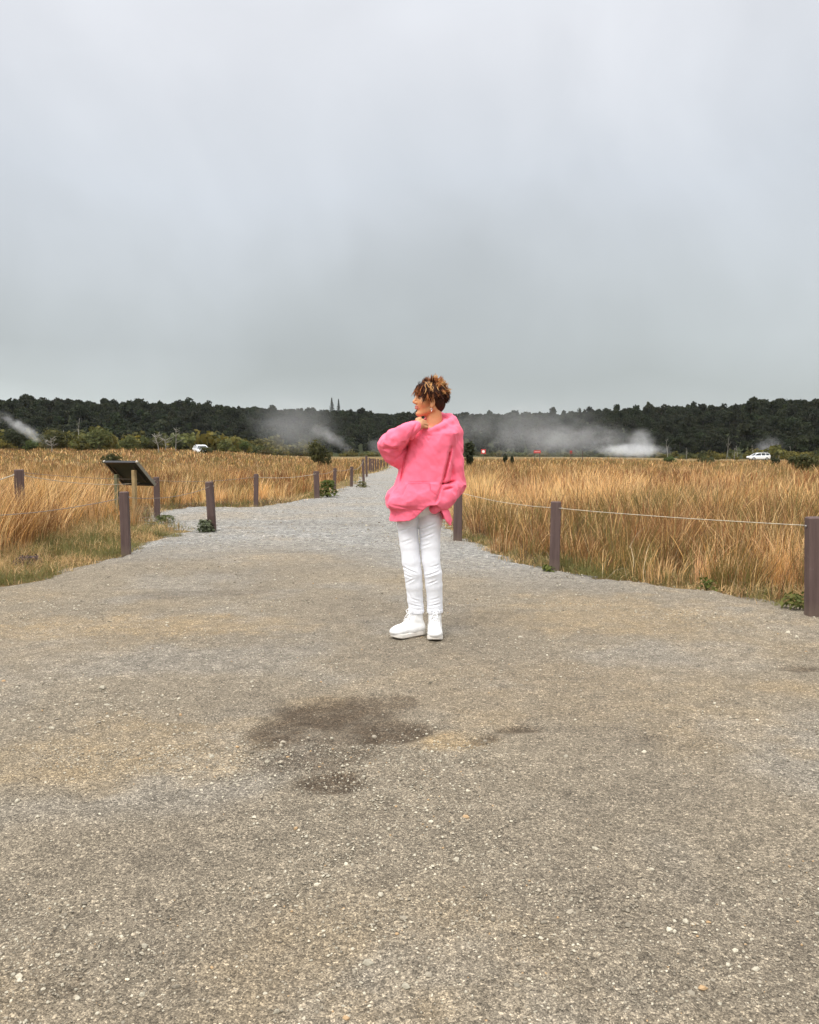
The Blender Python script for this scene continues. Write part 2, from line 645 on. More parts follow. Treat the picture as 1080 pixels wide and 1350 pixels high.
wet = np.maximum.reduce([
    0.95 * patch(425, 940, 150, 46, seed=11), 0.85 * patch(505, 962, 120, 44, seed=12, ang=-0.5), 0.75 * patch(370, 965, 90, 46, seed=13),
    0.62 * patch(445, 948, 250, 74, seed=19, ang=-0.16, jag=0.55), 0.5 * patch(415, 990, 190, 110, seed=20, jag=0.5), 0.8 * patch(440, 1027, 90, 32, seed=14), 0.5 * patch(372, 1003, 100, 30, seed=15),
    0.62 * patch(684, 958, 84, 11, seed=16, ang=0.12, jag=0.22), 0.6 * patch(640, 971, 66, 13, seed=17, ang=0.75, jag=0.22), 0.35 * patch(630, 1003, 44, 12, seed=18),
    0.55 * patch(1050, 878, 90, 12, seed=21), 0.3 * patch(855, 970, 70, 14, seed=22), 0.35 * patch(97, 1290, 40, 60, seed=23), 0.3 * patch(950, 920, 60, 14, seed=24),
    0.30 * patch(300, 780, 240, 14, seed=25, jag=0.7), 0.25 * patch(395, 690, 300, 8, seed=26, jag=0.8), 0.22 * patch(450, 725, 240, 8, seed=27, jag=0.8)])
och = np.maximum.reduce([
    1.0 * patch(592, 974, 130, 26, seed=31, jag=0.3), 0.5 * patch(640, 945, 120, 30, seed=32), 0.55 * patch(420, 922, 90, 16, seed=33), 0.6 * patch(170, 985, 380, 90, seed=34, jag=0.6),
    0.75 * patch(150, 825, 460, 40, seed=35, jag=0.6), 0.45 * patch(320, 820, 160, 22, seed=36), 0.6 * patch(500, 1330, 260, 90, seed=37, jag=0.6), 0.6 * patch(1030, 905, 130, 28, seed=38),
    0.5 * patch(1060, 990, 60, 16, seed=39), 0.6 * patch(860, 815, 460, 70, seed=40, jag=0.6), 0.35 * patch(950, 960, 260, 90, seed=41, jag=0.8), 0.4 * patch(290, 680, 150, 12, seed=42),
    0.22 * patch(620, 900, 300, 90, seed=43, jag=0.9), 0.3 * smooth01(0.55, 0.72, fbm(gx * 0.8, gy * 0.8, 0, 44, 4))])
stony = np.clip(smooth01(7.0, 10.5, gy + 1.2 * np.sin(gx * 0.8)) * (0.75 + 0.25 * fbm(gx * 2, gy * 0.8, 0, 51)) + 0.28 * smooth01(0.5, 0.7, fbm(gx * 1.3, gy * 1.3, 0, 52)), 0, 1)
gz -= 0.020 * wet * smooth01(0, 4, 8 - gy)
nr, nc = len(rows), len(us)
ii, jj = np.meshgrid(np.arange(nr - 1), np.arange(nc - 1), indexing='ij')
q0 = (ii * nc + jj).ravel()
GF = np.stack([q0, q0 + 1, q0 + nc + 1, q0 + nc], 1)
GF = GF[(sg[GF] > -0.2).any(1)]
used = np.unique(GF)
remap = np.full(len(gx), -1)
remap[used] = np.arange(len(used))
M_GRAVEL = mat_gravel()
me = np_mesh("gravel_path", np.stack([gx, gy, gz + 0.03 - 0.012], 1)[used], remap[GF], M_GRAVEL, True,
             extra={'wet': wet[used], 'ochre': och[used], 'stony': stony[used]})
gravel = tag(link("gravel_path", me), kind='structure')


def gravel_z(x, y):
    x, y = np.asarray(x, float), np.asarray(y, float)
    return 0.020 * (fbm(x * 0.9, y * 0.9, 0, 1, 3) - 0.5) + 0.011 * (fbm(x * 6, y * 6, 0, 2, 3) - 0.5) - 0.012


def terrain_z(x, y):
    """lie of the plain: a low bank rises far off on one side, the other side dips a little"""
    x, y = np.asarray(x, float), np.asarray(y, float)
    u = x / np.maximum(np.abs(y), 1.0)
    up = 1.75 * smooth01(60, 150, y) * (1 - smooth01(-0.30, -0.07, u))
    dn = -0.35 * smooth01(50, 150, y) * smooth01(0.20, 0.38, u)
    return up + dn


# --- soil sheet to the horizon (fine near, coarse far)
rr = np.concatenate([[0.0], np.geomspace(3, 4000, 60)])
th = np.linspace(0, 2 * np.pi, 361)[:-1]
A_, B_ = np.meshgrid(rr, th, indexing='ij')
V = np.stack([(A_ * np.sin(B_)).ravel(), (A_ * np.cos(B_)).ravel(), (terrain_z((A_ * np.sin(B_)).ravel(), (A_ * np.cos(B_)).ravel()) + FZ - 0.035) ], 1)
n_t = len(th)
i2, j2 = np.meshgrid(np.arange(len(rr) - 1), np.arange(n_t), indexing='ij')
F = np.stack([i2 * n_t + j2, (i2 + 1) * n_t + j2, (i2 + 1) * n_t + (j2 + 1) % n_t, i2 * n_t + (j2 + 1) % n_t], -1).reshape(-1, 4)[:, ::-1]
F0 = F[n_t:]
T0 = np.stack([np.zeros(n_t, int), n_t + (np.arange(n_t) + 1) % n_t, n_t + np.arange(n_t)], 1)
ground = tag(link("ground", np_mesh("ground", V, [F0, T0], mat_soil())), kind='structure')

# --- loose stones on the gravel
rng = np.random.default_rng(7)
ICO = None


def ico():
    t = (1 + 5 ** 0.5) / 2
    v = np.array([[-1, t, 0], [1, t, 0], [-1, -t, 0], [1, -t, 0], [0, -1, t], [0, 1, t], [0, -1, -t], [0, 1, -t], [t, 0, -1], [t, 0, 1], [-t, 0, -1], [-t, 0, 1]], float)
    f = np.array([[0, 11, 5], [0, 5, 1], [0, 1, 7], [0, 7, 10], [0, 10, 11], [1, 5, 9], [5, 11, 4], [11, 10, 2], [10, 7, 6], [7, 1, 8], [3, 9, 4], [3, 4, 2], [3, 2, 6], [3, 6, 8], [3, 8, 9], [4, 9, 5], [2, 4, 11], [6, 2, 10], [8, 6, 7], [9, 8, 1]])
    return v / np.linalg.norm(v[0]), f


ICO = ico()


def stones(n, y0, y1, s0, s1, clump, seed, tone=(0.5, 0.8)):
    r = np.random.default_rng(seed)
    y = np.sqrt(r.uniform(y0 ** 2, y1 ** 2, n * 2))
    x = r.uniform(-0.68, 0.68, n * 2) * (y + 0.6)
    dens = fbm(x * 1.6, y * 1.6, 0, 60, 3)
    keep = r.uniform(0, 1, n * 2) < np.clip(0.25 + clump * (dens - 0.42) * 4, 0.06, 1)
    P = np.stack([x, y], 1)
    keep &= signed_gravel(P) > 0.02
    keep &= ~(((((P[:, 0] + 0.42) / 0.42) ** 2 + ((P[:, 1] - 3.65) / 0.40) ** 2) < 1) & (r.uniform(0, 1, len(P)) < 0.8))
    P = P[keep][:n]
    m = len(P)
    s = s0 * (s1 / s0) ** (r.uniform(0, 1, m) ** 2.6)
    v, f = ICO
    vv = v[None] * (1 + r.uniform(-0.28, 0.28, (m, 12, 1)))
    sc = np.stack([s * r.uniform(0.7, 1.25, m), s * r.uniform(0.6, 1.0, m), s * r.uniform(0.4, 0.75, m)], 1)
    vv = vv * sc[:, None]
    a = r.uniform(0, 2 * np.pi, m)
    c, sn = np.cos(a)[:, None], np.sin(a)[:, None]
    X = vv[..., 0] * c - vv[..., 1] * sn + P[:, :1]
    Y = vv[..., 0] * sn + vv[..., 1] * c + P[:, 1:]
    Z = vv[..., 2] + (gravel_z(P[:, 0], P[:, 1]) + sc[:, 2] * 0.35)[:, None]
    VV = np.stack([X, Y, Z], -1).reshape(-1, 3)
    FF = (f[None] + (np.arange(m) * 12)[:, None, None]).reshape(-1, 3)
    k = r.uniform(0, 1, m)
    base = np.array([0.25, 0.215, 0.162]) * (0.55 + 0.75 * k[:, None])
    pale = np.array([0.47, 0.42, 0.32])
    warm = np.array([0.36, 0.24, 0.13])
    u = r.uniform(0, 1, m)[:, None]
    big = np.clip((s - s0) / (s1 - s0), 0, 1)[:, None]
    colr = np.where(u < tone[0] - 0.3 * big, base, np.where(u < tone[1] + 0.1, pale * (0.6 + 0.45 * k[:, None]), warm))
    return VV, FF, np.repeat(colr, 12, 0)


parts_ = [stones(24000, 1.2, 3.2, 0.0018, 0.0055, 0.9, 1, (0.84, 0.88)), stones(1500, 1.2, 4.2, 0.004, 0.012, 0.8, 2, (0.60, 0.87)), stones(16000, 2.6, 6.5, 0.0024, 0.0068, 0.9, 3, (0.84, 0.88)),
          stones(12000, 5.5, 13, 0.0045, 0.012, 0.5, 4, (0.80, 0.88)), stones(9000, 11, 40, 0.009, 0.024, 0.4, 5, (0.78, 0.88)), stones(60, 1.4, 5.5, 0.010, 0.022, 0.3, 6, (0.35, 0.9))]
off, VS, FS, CS = 0, [], [], []
for v_, f_, c_ in parts_:
    VS.append(v_); FS.append(f_ + off); CS.append(c_); off += len(v_)
M_STONE = mat_attr('stone_chips', 0.9, 0.2, bscale=220)
tag(link("loose_stones", np_mesh("loose_stones", np.concatenate(VS), np.concatenate(FS), M_STONE, False, np.concatenate(CS))),
    'small grey and pale chips of stone strewn over the gravel clearing', 'gravel', kind='stuff')

# --- wooded ridge
RIDGE_PX = [(-700, 522), (-300, 521), (0, 526), (60, 529), (130, 532), (240, 533), (300, 536), (350, 539), (400, 541), (440, 543), (500, 545), (560, 546), (650, 547),
            (700, 547), (760, 545), (800, 541), (860, 539), (900, 537), (960, 536), (990, 530), (1080, 528), (1400, 520), (1900, 522)]


def ridge(phi):
    """toe radius, crest radius, crest height of the ground for azimuth phi"""
    px = 540 + 1080 * np.tan(np.clip(phi, -1.0, 1.0))
    py = np.interp(px, [p[0] for p in RIDGE_PX], [p[1] for p in RIDGE_PX])
    toe = np.interp(px, [-300, 0, 300, 480, 760, 1080, 1500], [250, 255, 290, 330, 320, 235, 210])
    crest = toe + np.interp(px, [-300, 0, 400, 800, 1080], [130, 125, 150, 140, 120])
    elev = (598 - py) / 1080.0 * np.cos(phi)
    hgt = CAM_H + crest * elev - 3.9
    return toe, crest, hgt


def hill_z(phi, rad):
    toe, crest, hgt = ridge(phi)
    t = np.clip((rad - toe) / (crest - toe), 0, 1)
    s = t * (0.35 + 0.65 * (2 - t)) if True else t
    s = np.clip(1 - (1 - t) ** 1.5, 0, 1)
    bumpy = 2.2 * (fbm(rad * np.sin(phi) / 34, rad * np.cos(phi) / 34, 0, 71, 3) - 0.5) * smooth01(0, 0.25, t)
    return np.maximum(s * hgt + bumpy - 0.3, terrain_z(rad * np.sin(phi), rad * np.cos(phi)) - 0.5 + 2 * (t > 0))


ph = np.linspace(-1.05, 1.05, 260)
tt = np.linspace(-0.05, 3.0, 60)
PH, TT = np.meshgrid(ph, tt, indexing='ij')
toe_, crest_, h_ = ridge(PH)
RAD = toe_ + TT * (crest_ - toe_)
HZ = hill_z(PH, RAD)
V = np.stack([RAD * np.sin(PH), RAD * np.cos(PH), HZ], -1).reshape(-1, 3)
i2, j2 = np.meshgrid(np.arange(259), np.arange(59), indexing='ij')
q0 = (i2 * 60 + j2).ravel()
hill = tag(link("hill", np_mesh("hill", V, np.stack([q0, q0 + 60, q0 + 61, q0 + 1], 1)[:, ::-1],
                                mat_simple("forest_floor", (0.030, 0.034, 0.014), 0.95, 0.1, 0.4, 0.05), True)), kind='structure')


# ================================================================== FOLIAGE
def leaf_quads(P, N, size, r, aspect=1.5):
    """one bent quad per point, facing roughly along N"""
    m = len(P)
    N = N / (np.linalg.norm(N, axis=1)[:, None] + 1e-9)
    t = np.cross(N, r.normal(size=(m, 3)))
    t /= np.linalg.norm(t, axis=1)[:, None] + 1e-9
    b = np.cross(N, t)
    size = np.asarray(size)
    size = np.full(m, float(size)) if size.ndim == 0 else size
    a, c = (size / 2)[:, None], (size * aspect / 2)[:, None]
    V = np.stack([P - c * b, P + a * t, P + c * b, P - a * t], 1).reshape(-1, 3)
    F = np.arange(m * 4).reshape(-1, 4)
    return V, F


def crown(r, rx, ry, rz, n, leaf, lumps=7, cz=0.0, spread=0.62, fill=0.35, tone=((0.03, 0.045, 0.014), (0.075, 0.095, 0.03)), up=0.25):
    """foliage made of leaf clumps on the skins of several uneven lobes"""
    lc = r.normal(size=(lumps, 3))
    lc /= np.linalg.norm(lc, axis=1)[:, None]
    lc *= r.uniform(0.35, 1.0, (lumps, 1)) * spread
    lr = r.uniform(0.32, 0.55, lumps)
    k = r.integers(0, lumps, n)
    d = r.normal(size=(n, 3))
    d /= np.linalg.norm(d, axis=1)[:, None]
    rad = lr[k] * (1 - fill * r.uniform(0, 1, n) ** 1.5)
    P = lc[k] + d * rad[:, None]
    P *= np.array([rx, ry, rz])
    N = d + 0.55 * r.normal(size=(n, 3)) + np.array([0, 0, up])
    P[:, 2] += cz
    V, F = leaf_quads(P, N, leaf * r.uniform(0.6, 1.35, n), r)
    tl = r.uniform(0, 1, lumps)
    mixv = np.clip(0.55 * tl[k] + 0.45 * r.uniform(0, 1, n), 0, 1)[:, None]
    C = np.array(tone[0]) * (1 - mixv) + np.array(tone[1]) * mixv
    return V, F, np.repeat(C, 4, 0)


def scatter(templates, pos, scl, rot, pick, tint):
    """many copies of template foliage as one mesh"""
    Vs, Fs, Cs, off = [], [], [], 0
    for ti, (v, f, c) in enumerate(templates):
        s = np.nonzero(pick == ti)[0]
        if not len(s):
            continue
        co, si = np.cos(rot[s])[:, None], np.sin(rot[s])[:, None]
        x = (v[None, :, 0] * co - v[None, :, 1] * si) * scl[s][:, :1] + pos[s][:, :1]
        y = (v[None, :, 0] * si + v[None, :, 1] * co) * scl[s][:, :1] + pos[s][:, 1:2]
        z = v[None, :, 2] * scl[s][:, 1:] + pos[s][:, 2:3]
        Vs.append(np.stack([x, y, z], -1).reshape(-1, 3))
        Cs.append((c[None] * tint[s][:, None, :]).reshape(-1, 3))
        Fs.append((f[None] + (np.arange(len(s)) * len(v))[:, None, None]).reshape(-1, 4) + off)
        off += len(s) * len(v)
    return np.concatenate(Vs), np.concatenate(Fs), np.concatenate(Cs)


def trunk_quads(h, r0, r1, lean=0.0, seg=5, col=(0.1, 0.085, 0.07)):
    a = np.arange(seg) * 2 * np.pi / seg
    V = np.vstack([np.stack([r0 * np.cos(a), r0 * np.sin(a), np.zeros(seg)], 1), np.stack([lean + r1 * np.cos(a), r1 * np.sin(a), np.full(seg, h)], 1)])
    i = np.arange(seg)
    return V, np.stack([i, (i + 1) % seg, seg + (i + 1) % seg, seg + i], 1), np.tile(np.array(col), (2 * seg, 1))


def merge(*ms):
    V, F, C, o = [], [], [], 0
    for v, f, c in ms:
        V.append(v); F.append(f + o); C.append(c); o += len(v)
    return np.concatenate(V), np.concatenate(F), np.concatenate(C)


# --- the wood on the ridge: one mass
r = np.random.default_rng(11)
T_ = []
for k in range(6):
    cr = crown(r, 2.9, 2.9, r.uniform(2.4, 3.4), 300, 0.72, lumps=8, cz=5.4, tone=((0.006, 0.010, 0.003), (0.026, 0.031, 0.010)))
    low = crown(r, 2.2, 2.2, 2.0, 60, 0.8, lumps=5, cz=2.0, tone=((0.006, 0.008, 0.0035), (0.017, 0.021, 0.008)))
    T_.append(merge(cr, low, trunk_quads(5.2, 0.22, 0.14, r.uniform(-.5, .5))))
n = 9500
phi = r.uniform(-0.80, 0.80, n)
tq = r.uniform(-0.02, 1.06, n) ** 0.8
tq = np.nan_to_num(tq)
toe_, crest_, h_ = ridge(phi)
rad = toe_ + tq * (crest_ - toe_)
pos = np.stack([rad * np.sin(phi), rad * np.cos(phi), hill_z(phi, rad) - 0.4], 1)
sc_ = np.exp(r.normal(0, 0.22, n)) * 0.56
sc_ = np.where(tq > 0.85, np.minimum(sc_, 0.60), sc_)
scl = np.stack([sc_, sc_ * np.exp(r.normal(0, 0.12, n))], 1)
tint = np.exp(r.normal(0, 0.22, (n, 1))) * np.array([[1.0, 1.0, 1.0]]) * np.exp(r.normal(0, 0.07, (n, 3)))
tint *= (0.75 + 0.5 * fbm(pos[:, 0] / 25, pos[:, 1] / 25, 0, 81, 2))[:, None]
V, F, C = scatter(T_, pos, scl, r.uniform(0, 6.28, n), r.integers(0, 6, n), tint)
# pale stems along the foot of the wood
ms = [(V, F, C)]
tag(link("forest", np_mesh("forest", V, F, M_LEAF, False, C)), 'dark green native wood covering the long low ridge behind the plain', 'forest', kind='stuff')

# --- low scrub in front of the wood, one ragged belt that nobody could count
n = 1500
phi = r.uniform(-0.75, 0.75, n)
toe_, crest_, h_ = ridge(phi)
pxp = 540 + 1080 * np.tan(phi)
front = np.interp(pxp, [-300, 0, 330, 380, 480, 600, 860, 900, 1080, 1400], [120, 130, 150, 260, 300, 285, 280, 205, 175, 160])
rad = front + (toe_ + 6 - front) * r.uniform(0, 1, n) ** 0.8
pos = np.stack([rad * np.sin(phi), rad * np.cos(phi), terrain_z(rad * np.sin(phi), rad * np.cos(phi)) + FZ - 0.05], 1)
B_ = []
for k in range(5):
    B_.append(merge(crown(r, 1.5, 1.5, 1.0, 170, 0.30, lumps=7, cz=0.75, tone=((0.035, 0.045, 0.016), (0.105, 0.105, 0.032)))))
sc_ = np.exp(r.normal(-0.15, 0.4, n)) * np.where(pxp < 420, 1.75, 1.0)
patchy = fbm(pos[:, 0] / 14, pos[:, 1] / 14, 0, 83, 3)
keep = patchy > np.where(pxp < 420, 0.42, 0.46)
warmth = smooth01(0.4, 0.62, fbm(pos[:, 0] / 9, pos[:, 1] / 9, 0, 84, 2))[:, None]
tint = np.exp(r.normal(0, 0.2, (n, 1))) * (np.array([[1.0, 1.0, 0.9]]) * (1 - warmth) + np.array([[1.6, 1.25, 0.8]]) * warmth)
V, F, C = scatter(B_, pos[keep], np.stack([sc_, sc_], 1)[keep], r.uniform(0, 6.28, n)[keep], r.integers(0, 5, n)[keep], tint[keep])
tag(link("scrub", np_mesh("scrub", V, F, M_LEAF, False, C)), 'belt of low olive scrub between the grass plain and the wooded ridge', 'scrub', kind='stuff')


# ================================================================== GRASS
def blades(P, z0, h, wid, lean, col, r, tip=0.15, droop=0.3, out=None):
    m = len(P)
    az = r.uniform(0, 2 * np.pi, m)
    wa = r.uniform(0, np.pi, m)
    wv = np.stack([np.cos(wa), np.sin(wa), np.zeros(m)], 1)
    ld = np.stack([np.cos(az), np.sin(az), np.zeros(m)], 1) * np.asarray(lean)[:, None]
    if out is not None:
        ld[:, :2] += out
    ld += np.array([0.10, -0.03, 0]) * np.asarray(h)[:, None] * 0.6          # a light lean with the wind
    ts = np.array([0.0, 0.4, 0.75, 1.0])
    ws = np.array([1.0, 0.85, 0.6, tip])
    rows_ = []
    for t, wk in zip(ts, ws):
        c = np.concatenate([P, np.full((m, 1), 0.0)], 1)
        c[:, 2] = z0
        c = c + ld * (t ** 2)
        c[:, 2] += h * (t - droop * np.asarray(lean) / (h + 1e-6) * t ** 2)
        rows_.append(c - wv * (wid * wk / 2)[:, None])
        rows_.append(c + wv * (wid * wk / 2)[:, None])
    V = np.stack(rows_, 1).reshape(-1, 3)
    b = (np.arange(m) * 8)[:, None, None]
    F = (np.array([[0, 1, 3, 2], [2, 3, 5, 4], [4, 5, 7, 6]])[None] + b).reshape(-1, 4)
    C = np.repeat(col, 8, 0)
    return V, F, C


STRAW = np.array([0.80, 0.535, 0.255])
GOLD = np.array([0.60, 0.335, 0.115])
RUST = np.array([0.25, 0.125, 0.048])
OLIVE = np.array([0.165, 0.132, 0.040])
GREEN = np.array([0.15, 0.145, 0.045])
DEAD = np.array([0.42, 0.33, 0.21])
DARK = np.array([0.10, 0.065, 0.04])

VERGE_L = [tuple(ground_at(*p)[:2]) for p in [(-500, 860), (0, 775), (60, 765), (160, 735), (262, 700), (262, 690), (206, 682), (188, 688), (140, 690), (105, 691), (78, 709), (40, 724), (0, 733), (-300, 765)]]


def field_points(n, y0, y1, half, seed, power=1.0):
    r = np.random.default_rng(seed)
    y = np.sqrt(r.uniform(y0 ** 2, y1 ** 2, n)) if power == 1 else y0 + (y1 - y0) * r.uniform(0, 1, n)
    x = r.uniform(-half, half, n) * (y + 1.0)
    P = np.stack([x, y], 1)
    return P, r


def tall_grass(nt_, nb, y0, y1, wid, hgt, rc, seed, half=0.66):
    """tussocks: each a spray of blades leaning outwards from its own root, with its own height and tone"""
    T, r = field_points(nt_, y0, y1, half, seed)
    s = -signed_gravel(T)
    vL = in_poly(T, VERGE_L)
    dens = fbm(T[:, 0] * 0.9, T[:, 1] * 0.9, 0, 90, 3)
    start = np.where(T[:, 0] > 0.6, 0.24, 0.35) + 0.40 * np.clip(fbm(T[:, 0] * 1.1, T[:, 1] * 1.1, 0, 95, 2) - 0.35, 0, 1)
    start = np.where((T[:, 0] < 0) & (T[:, 1] > 14), start + 0.45, start)
    keep = (s > start) & ~vL & (r.uniform(0, 1, nt_) < np.clip(0.45 + (dens - 0.3) * 2.2, 0.2, 1))
    T, s = T[keep], s[keep]
    m = len(T)
    x, y = T.T
    pa = fbm(x * 0.35, y * 0.35, 0, 91, 3)
    pb = fbm(x * 0.8, y * 0.8, 0, 92, 3)
    pc = fbm(x * 0.22 + 9, y * 0.16, 0, 93, 3)
    far = smooth01(13, 42, y)
    mid = smooth01(9, 13, y) * (1 - smooth01(22, 34, y))
    w_rust = np.clip(0.20 + 2.0 * (pb - 0.5) + 0.26 * far - 0.10 * mid + 0.20 * (1 - smooth01(0.2, 1.0, s)), 0.03, 0.85)
    w_ol = np.clip(0.10 + 2.4 * (pc - 0.48) + 0.30 * far + 0.45 * smooth01(35, 75, y), 0.02, 0.8)
    w_gold = np.clip(0.42 + 2.0 * (pa - 0.5) - 0.1 * mid, 0.05, 0.9)
    u = r.uniform(0, 1, m)
    kind = np.where(u < w_rust, 2, np.where(u < w_rust + w_ol, 3, np.where(r.uniform(0, 1, m) < w_gold, 1, 0)))
    th_ = hgt * (0.30 + 1.40 * fbm(x * 0.6, y * 0.6, 0, 94, 3)) * np.exp(r.normal(0, 0.24, m))
    th_ *= 0.62 + 0.38 * smooth01(0.1, 1.0, s)
    th_ *= 1 + 0.75 * (x < -1) * (y < 13.5) + 0.25 * (x < -1) * (y >= 13.5) * (y < 18)
    th_ *= 1 - 0.40 * smooth01(28, 60, y)
    tl_ = np.exp(r.normal(0, 0.16, (m, 1))) * np.exp(r.normal(0, 0.03, (m, 3)))
    sway = r.normal(0, 0.10, (m, 2)) * th_[:, None]
    rad = rc * np.exp(r.normal(0, 0.25, m))
    k = np.repeat(np.arange(m), nb)
    n = len(k)
    a = r.uniform(0, 6.2832, n)
    q = np.sqrt(r.uniform(0, 1, n))
    d = np.stack([np.cos(a), np.sin(a)], 1) * q[:, None]
    P = T[k] + d * rad[k][:, None]
    h = np.minimum(th_[k] * r.uniform(0.45, 1.12, n), 0.92 - 0.16 * r.uniform(0, 1, n))
    kd = np.where(r.uniform(0, 1, n) < 0.70, kind[k], r.choice(5, n, p=[0.36, 0.28, 0.20, 0.08, 0.08]))
    c = np.stack([STRAW, GOLD, RUST, OLIVE, DARK])[kd] * tl_[k] * np.exp(r.normal(0, 0.17, (n, 1)))
    out_ = d * (h * (0.20 + 0.60 * r.uniform(0, 1, n) ** 2))[:, None] + sway[k]
    wd = wid * r.uniform(0.6, 1.4, n) * np.maximum(1, P[:, 1] / y0) ** 0.9
    return blades(P, FZ - 0.03 + terrain_z(P[:, 0], P[:, 1]), h, wd, h * np.abs(r.normal(0.05, 0.12, n)), c, r, out=out_)


G = [tall_grass(3400, 60, 6.3, 13, 0.0042, 0.47, .14, 101), tall_grass(6200, 44, 12, 26, 0.0054, 0.48, .18, 102),
     tall_grass(10000, 22, 24, 60, 0.0105, 0.54, .26, 103), tall_grass(15000, 9, 55, 140, 0.035, 0.62, .45, 104, 0.62)]
V, F, C = merge(*G)
tag(link("dry_grass", np_mesh("dry_grass", V, F, M_GRASS, False, C)), 'tall golden dry grass filling the plain on both sides of the path', 'grass', kind='stuff')


# bent pale stalks and dark dead twigs leaning out of the grass over the gravel edge
def stalks():
    r = np.random.default_rng(120)
    n = 5200
    P, _ = field_points(n, 6.0, 16, 0.62, 121)
    s = -signed_gravel(P)
    keep = (s > 0.12) & (s < 1.6) & ~in_poly(P, VERGE_L) & (r.uniform(0, 1, n) < 0.55)
    P = P[keep]
    m = len(P)
    h = r.uniform(0.2, 0.62, m)
    lean = h * r.uniform(0.2, 1.2, m)
    u = r.uniform(0, 1, (m, 1))
    c = np.where(u < 0.55, DEAD, np.where(u < 0.75, RUST, DARK)) * np.exp(r.normal(0, 0.2, (m, 1)))
    return blades(P, np.full(m, FZ - 0.02), h, np.full(m, 0.006), lean, c, r, droop=0.7)


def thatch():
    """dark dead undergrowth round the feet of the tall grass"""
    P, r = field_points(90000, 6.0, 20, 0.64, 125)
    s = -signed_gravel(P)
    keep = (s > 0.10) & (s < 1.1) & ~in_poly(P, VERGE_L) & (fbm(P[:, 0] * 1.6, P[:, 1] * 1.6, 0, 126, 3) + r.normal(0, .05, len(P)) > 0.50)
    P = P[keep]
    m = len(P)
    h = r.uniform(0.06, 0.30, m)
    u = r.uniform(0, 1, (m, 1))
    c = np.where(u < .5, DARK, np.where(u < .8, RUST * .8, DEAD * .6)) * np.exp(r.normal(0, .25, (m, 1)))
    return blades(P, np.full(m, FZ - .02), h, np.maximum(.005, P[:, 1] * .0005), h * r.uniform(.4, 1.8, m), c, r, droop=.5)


def seed_heads():
    r = np.random.default_rng(130)
    P, _ = field_points(9000, 7, 34, 0.62, 131)
    s = -signed_gravel(P)
    keep = (s > 0.5) & ~in_poly(P, VERGE_L) & (fbm(P[:, 0] * 0.8, P[:, 1] * 0.8, 0, 132, 2) > 0.54)
    P = P[keep]
    m = len(P)
    h = r.uniform(0.50, 0.72, m) * (1 - 0.2 * smooth01(15, 34, P[:, 1]))
    c = RUST * np.exp(r.normal(0, 0.25, (m, 1))) * np.array([1.0, 0.8, 0.75])
    V1 = blades(P, np.full(m, FZ), h, np.maximum(0.004, P[:, 1] * 0.0006), h * 0.08, c, r)
    V2 = blades(P, FZ + h * 0.78, h * 0.26, np.maximum(0.010, P[:, 1] * 0.0009), h * 0.05, c * 0.9, r, tip=0.3)
    return merge(V1, V2)


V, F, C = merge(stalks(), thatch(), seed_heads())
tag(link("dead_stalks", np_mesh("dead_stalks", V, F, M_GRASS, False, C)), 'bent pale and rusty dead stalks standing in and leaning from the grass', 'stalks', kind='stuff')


# short green and tan grass along the edges
def verge(n, y0, y1, seed, hmul=1.0):
    P, r = field_points(n, y0, y1, 0.66, seed)
    s = -signed_gravel(P)
    vL = in_poly(P, VERGE_L)
    lim = np.where(P[:, 0] > 0.4, 0.55, 0.8) * (0.5 + fbm(P[:, 0] * 1.3, P[:, 1] * 1.3, 0, 141, 2))
    dn = fbm(P[:, 0] * 3.5, P[:, 1] * 3.5, 0, 142, 3)
    keep = (s > -0.10) & (vL | (s < lim)) & (r.uniform(0, 1, n) < np.clip(smooth01(-0.1, 0.22, s) * (0.35 + 2.2 * (dn - 0.32)), 0, 1))
    P, s, vL, dn = P[keep], s[keep], vL[keep], dn[keep]
    m = len(P)
    g = fbm(P[:, 0] * 1.7, P[:, 1] * 1.7, 0, 143, 3)
    u = r.uniform(0, 1, m)
    wg = np.clip(0.34 + 2.0 * (g - 0.5), 0.08, 0.85)
    c = np.where((u < wg)[:, None], GREEN, np.where((u < wg + 0.25)[:, None], OLIVE * 1.25, np.where((u < 0.93)[:, None], STRAW * 0.72, RUST)))
    c = c * np.exp(r.normal(0, 0.22, (m, 1)))
    h = r.uniform(0.04, 0.16, m) * (0.6 + 1.0 * dn) * hmul * (0.5 + 0.5 * smooth01(0, 0.4, s))
    h = np.where(vL, h * (1.0 + 0.9 * smooth01(0.4, 1.6, s)), h)
    return blades(P, np.full(m, FZ - 0.01), h, np.maximum(0.004, P[:, 1] * 0.00045) * r.uniform(0.7, 1.4, m), h * np.abs(r.normal(0.75, 0.45, m)), c, r, droop=0.5)


V, F, C = merge(verge(330000, 5.2, 12, 150), verge(150000, 11, 26, 151, 1.2), verge(50000, 25, 70, 152, 1.6))
tag(link("verge_grass", np_mesh("verge_grass", V, F, M_GRASS, False, C)), 'short green and tan turf along both edges of the gravel', 'grass', kind='stuff')

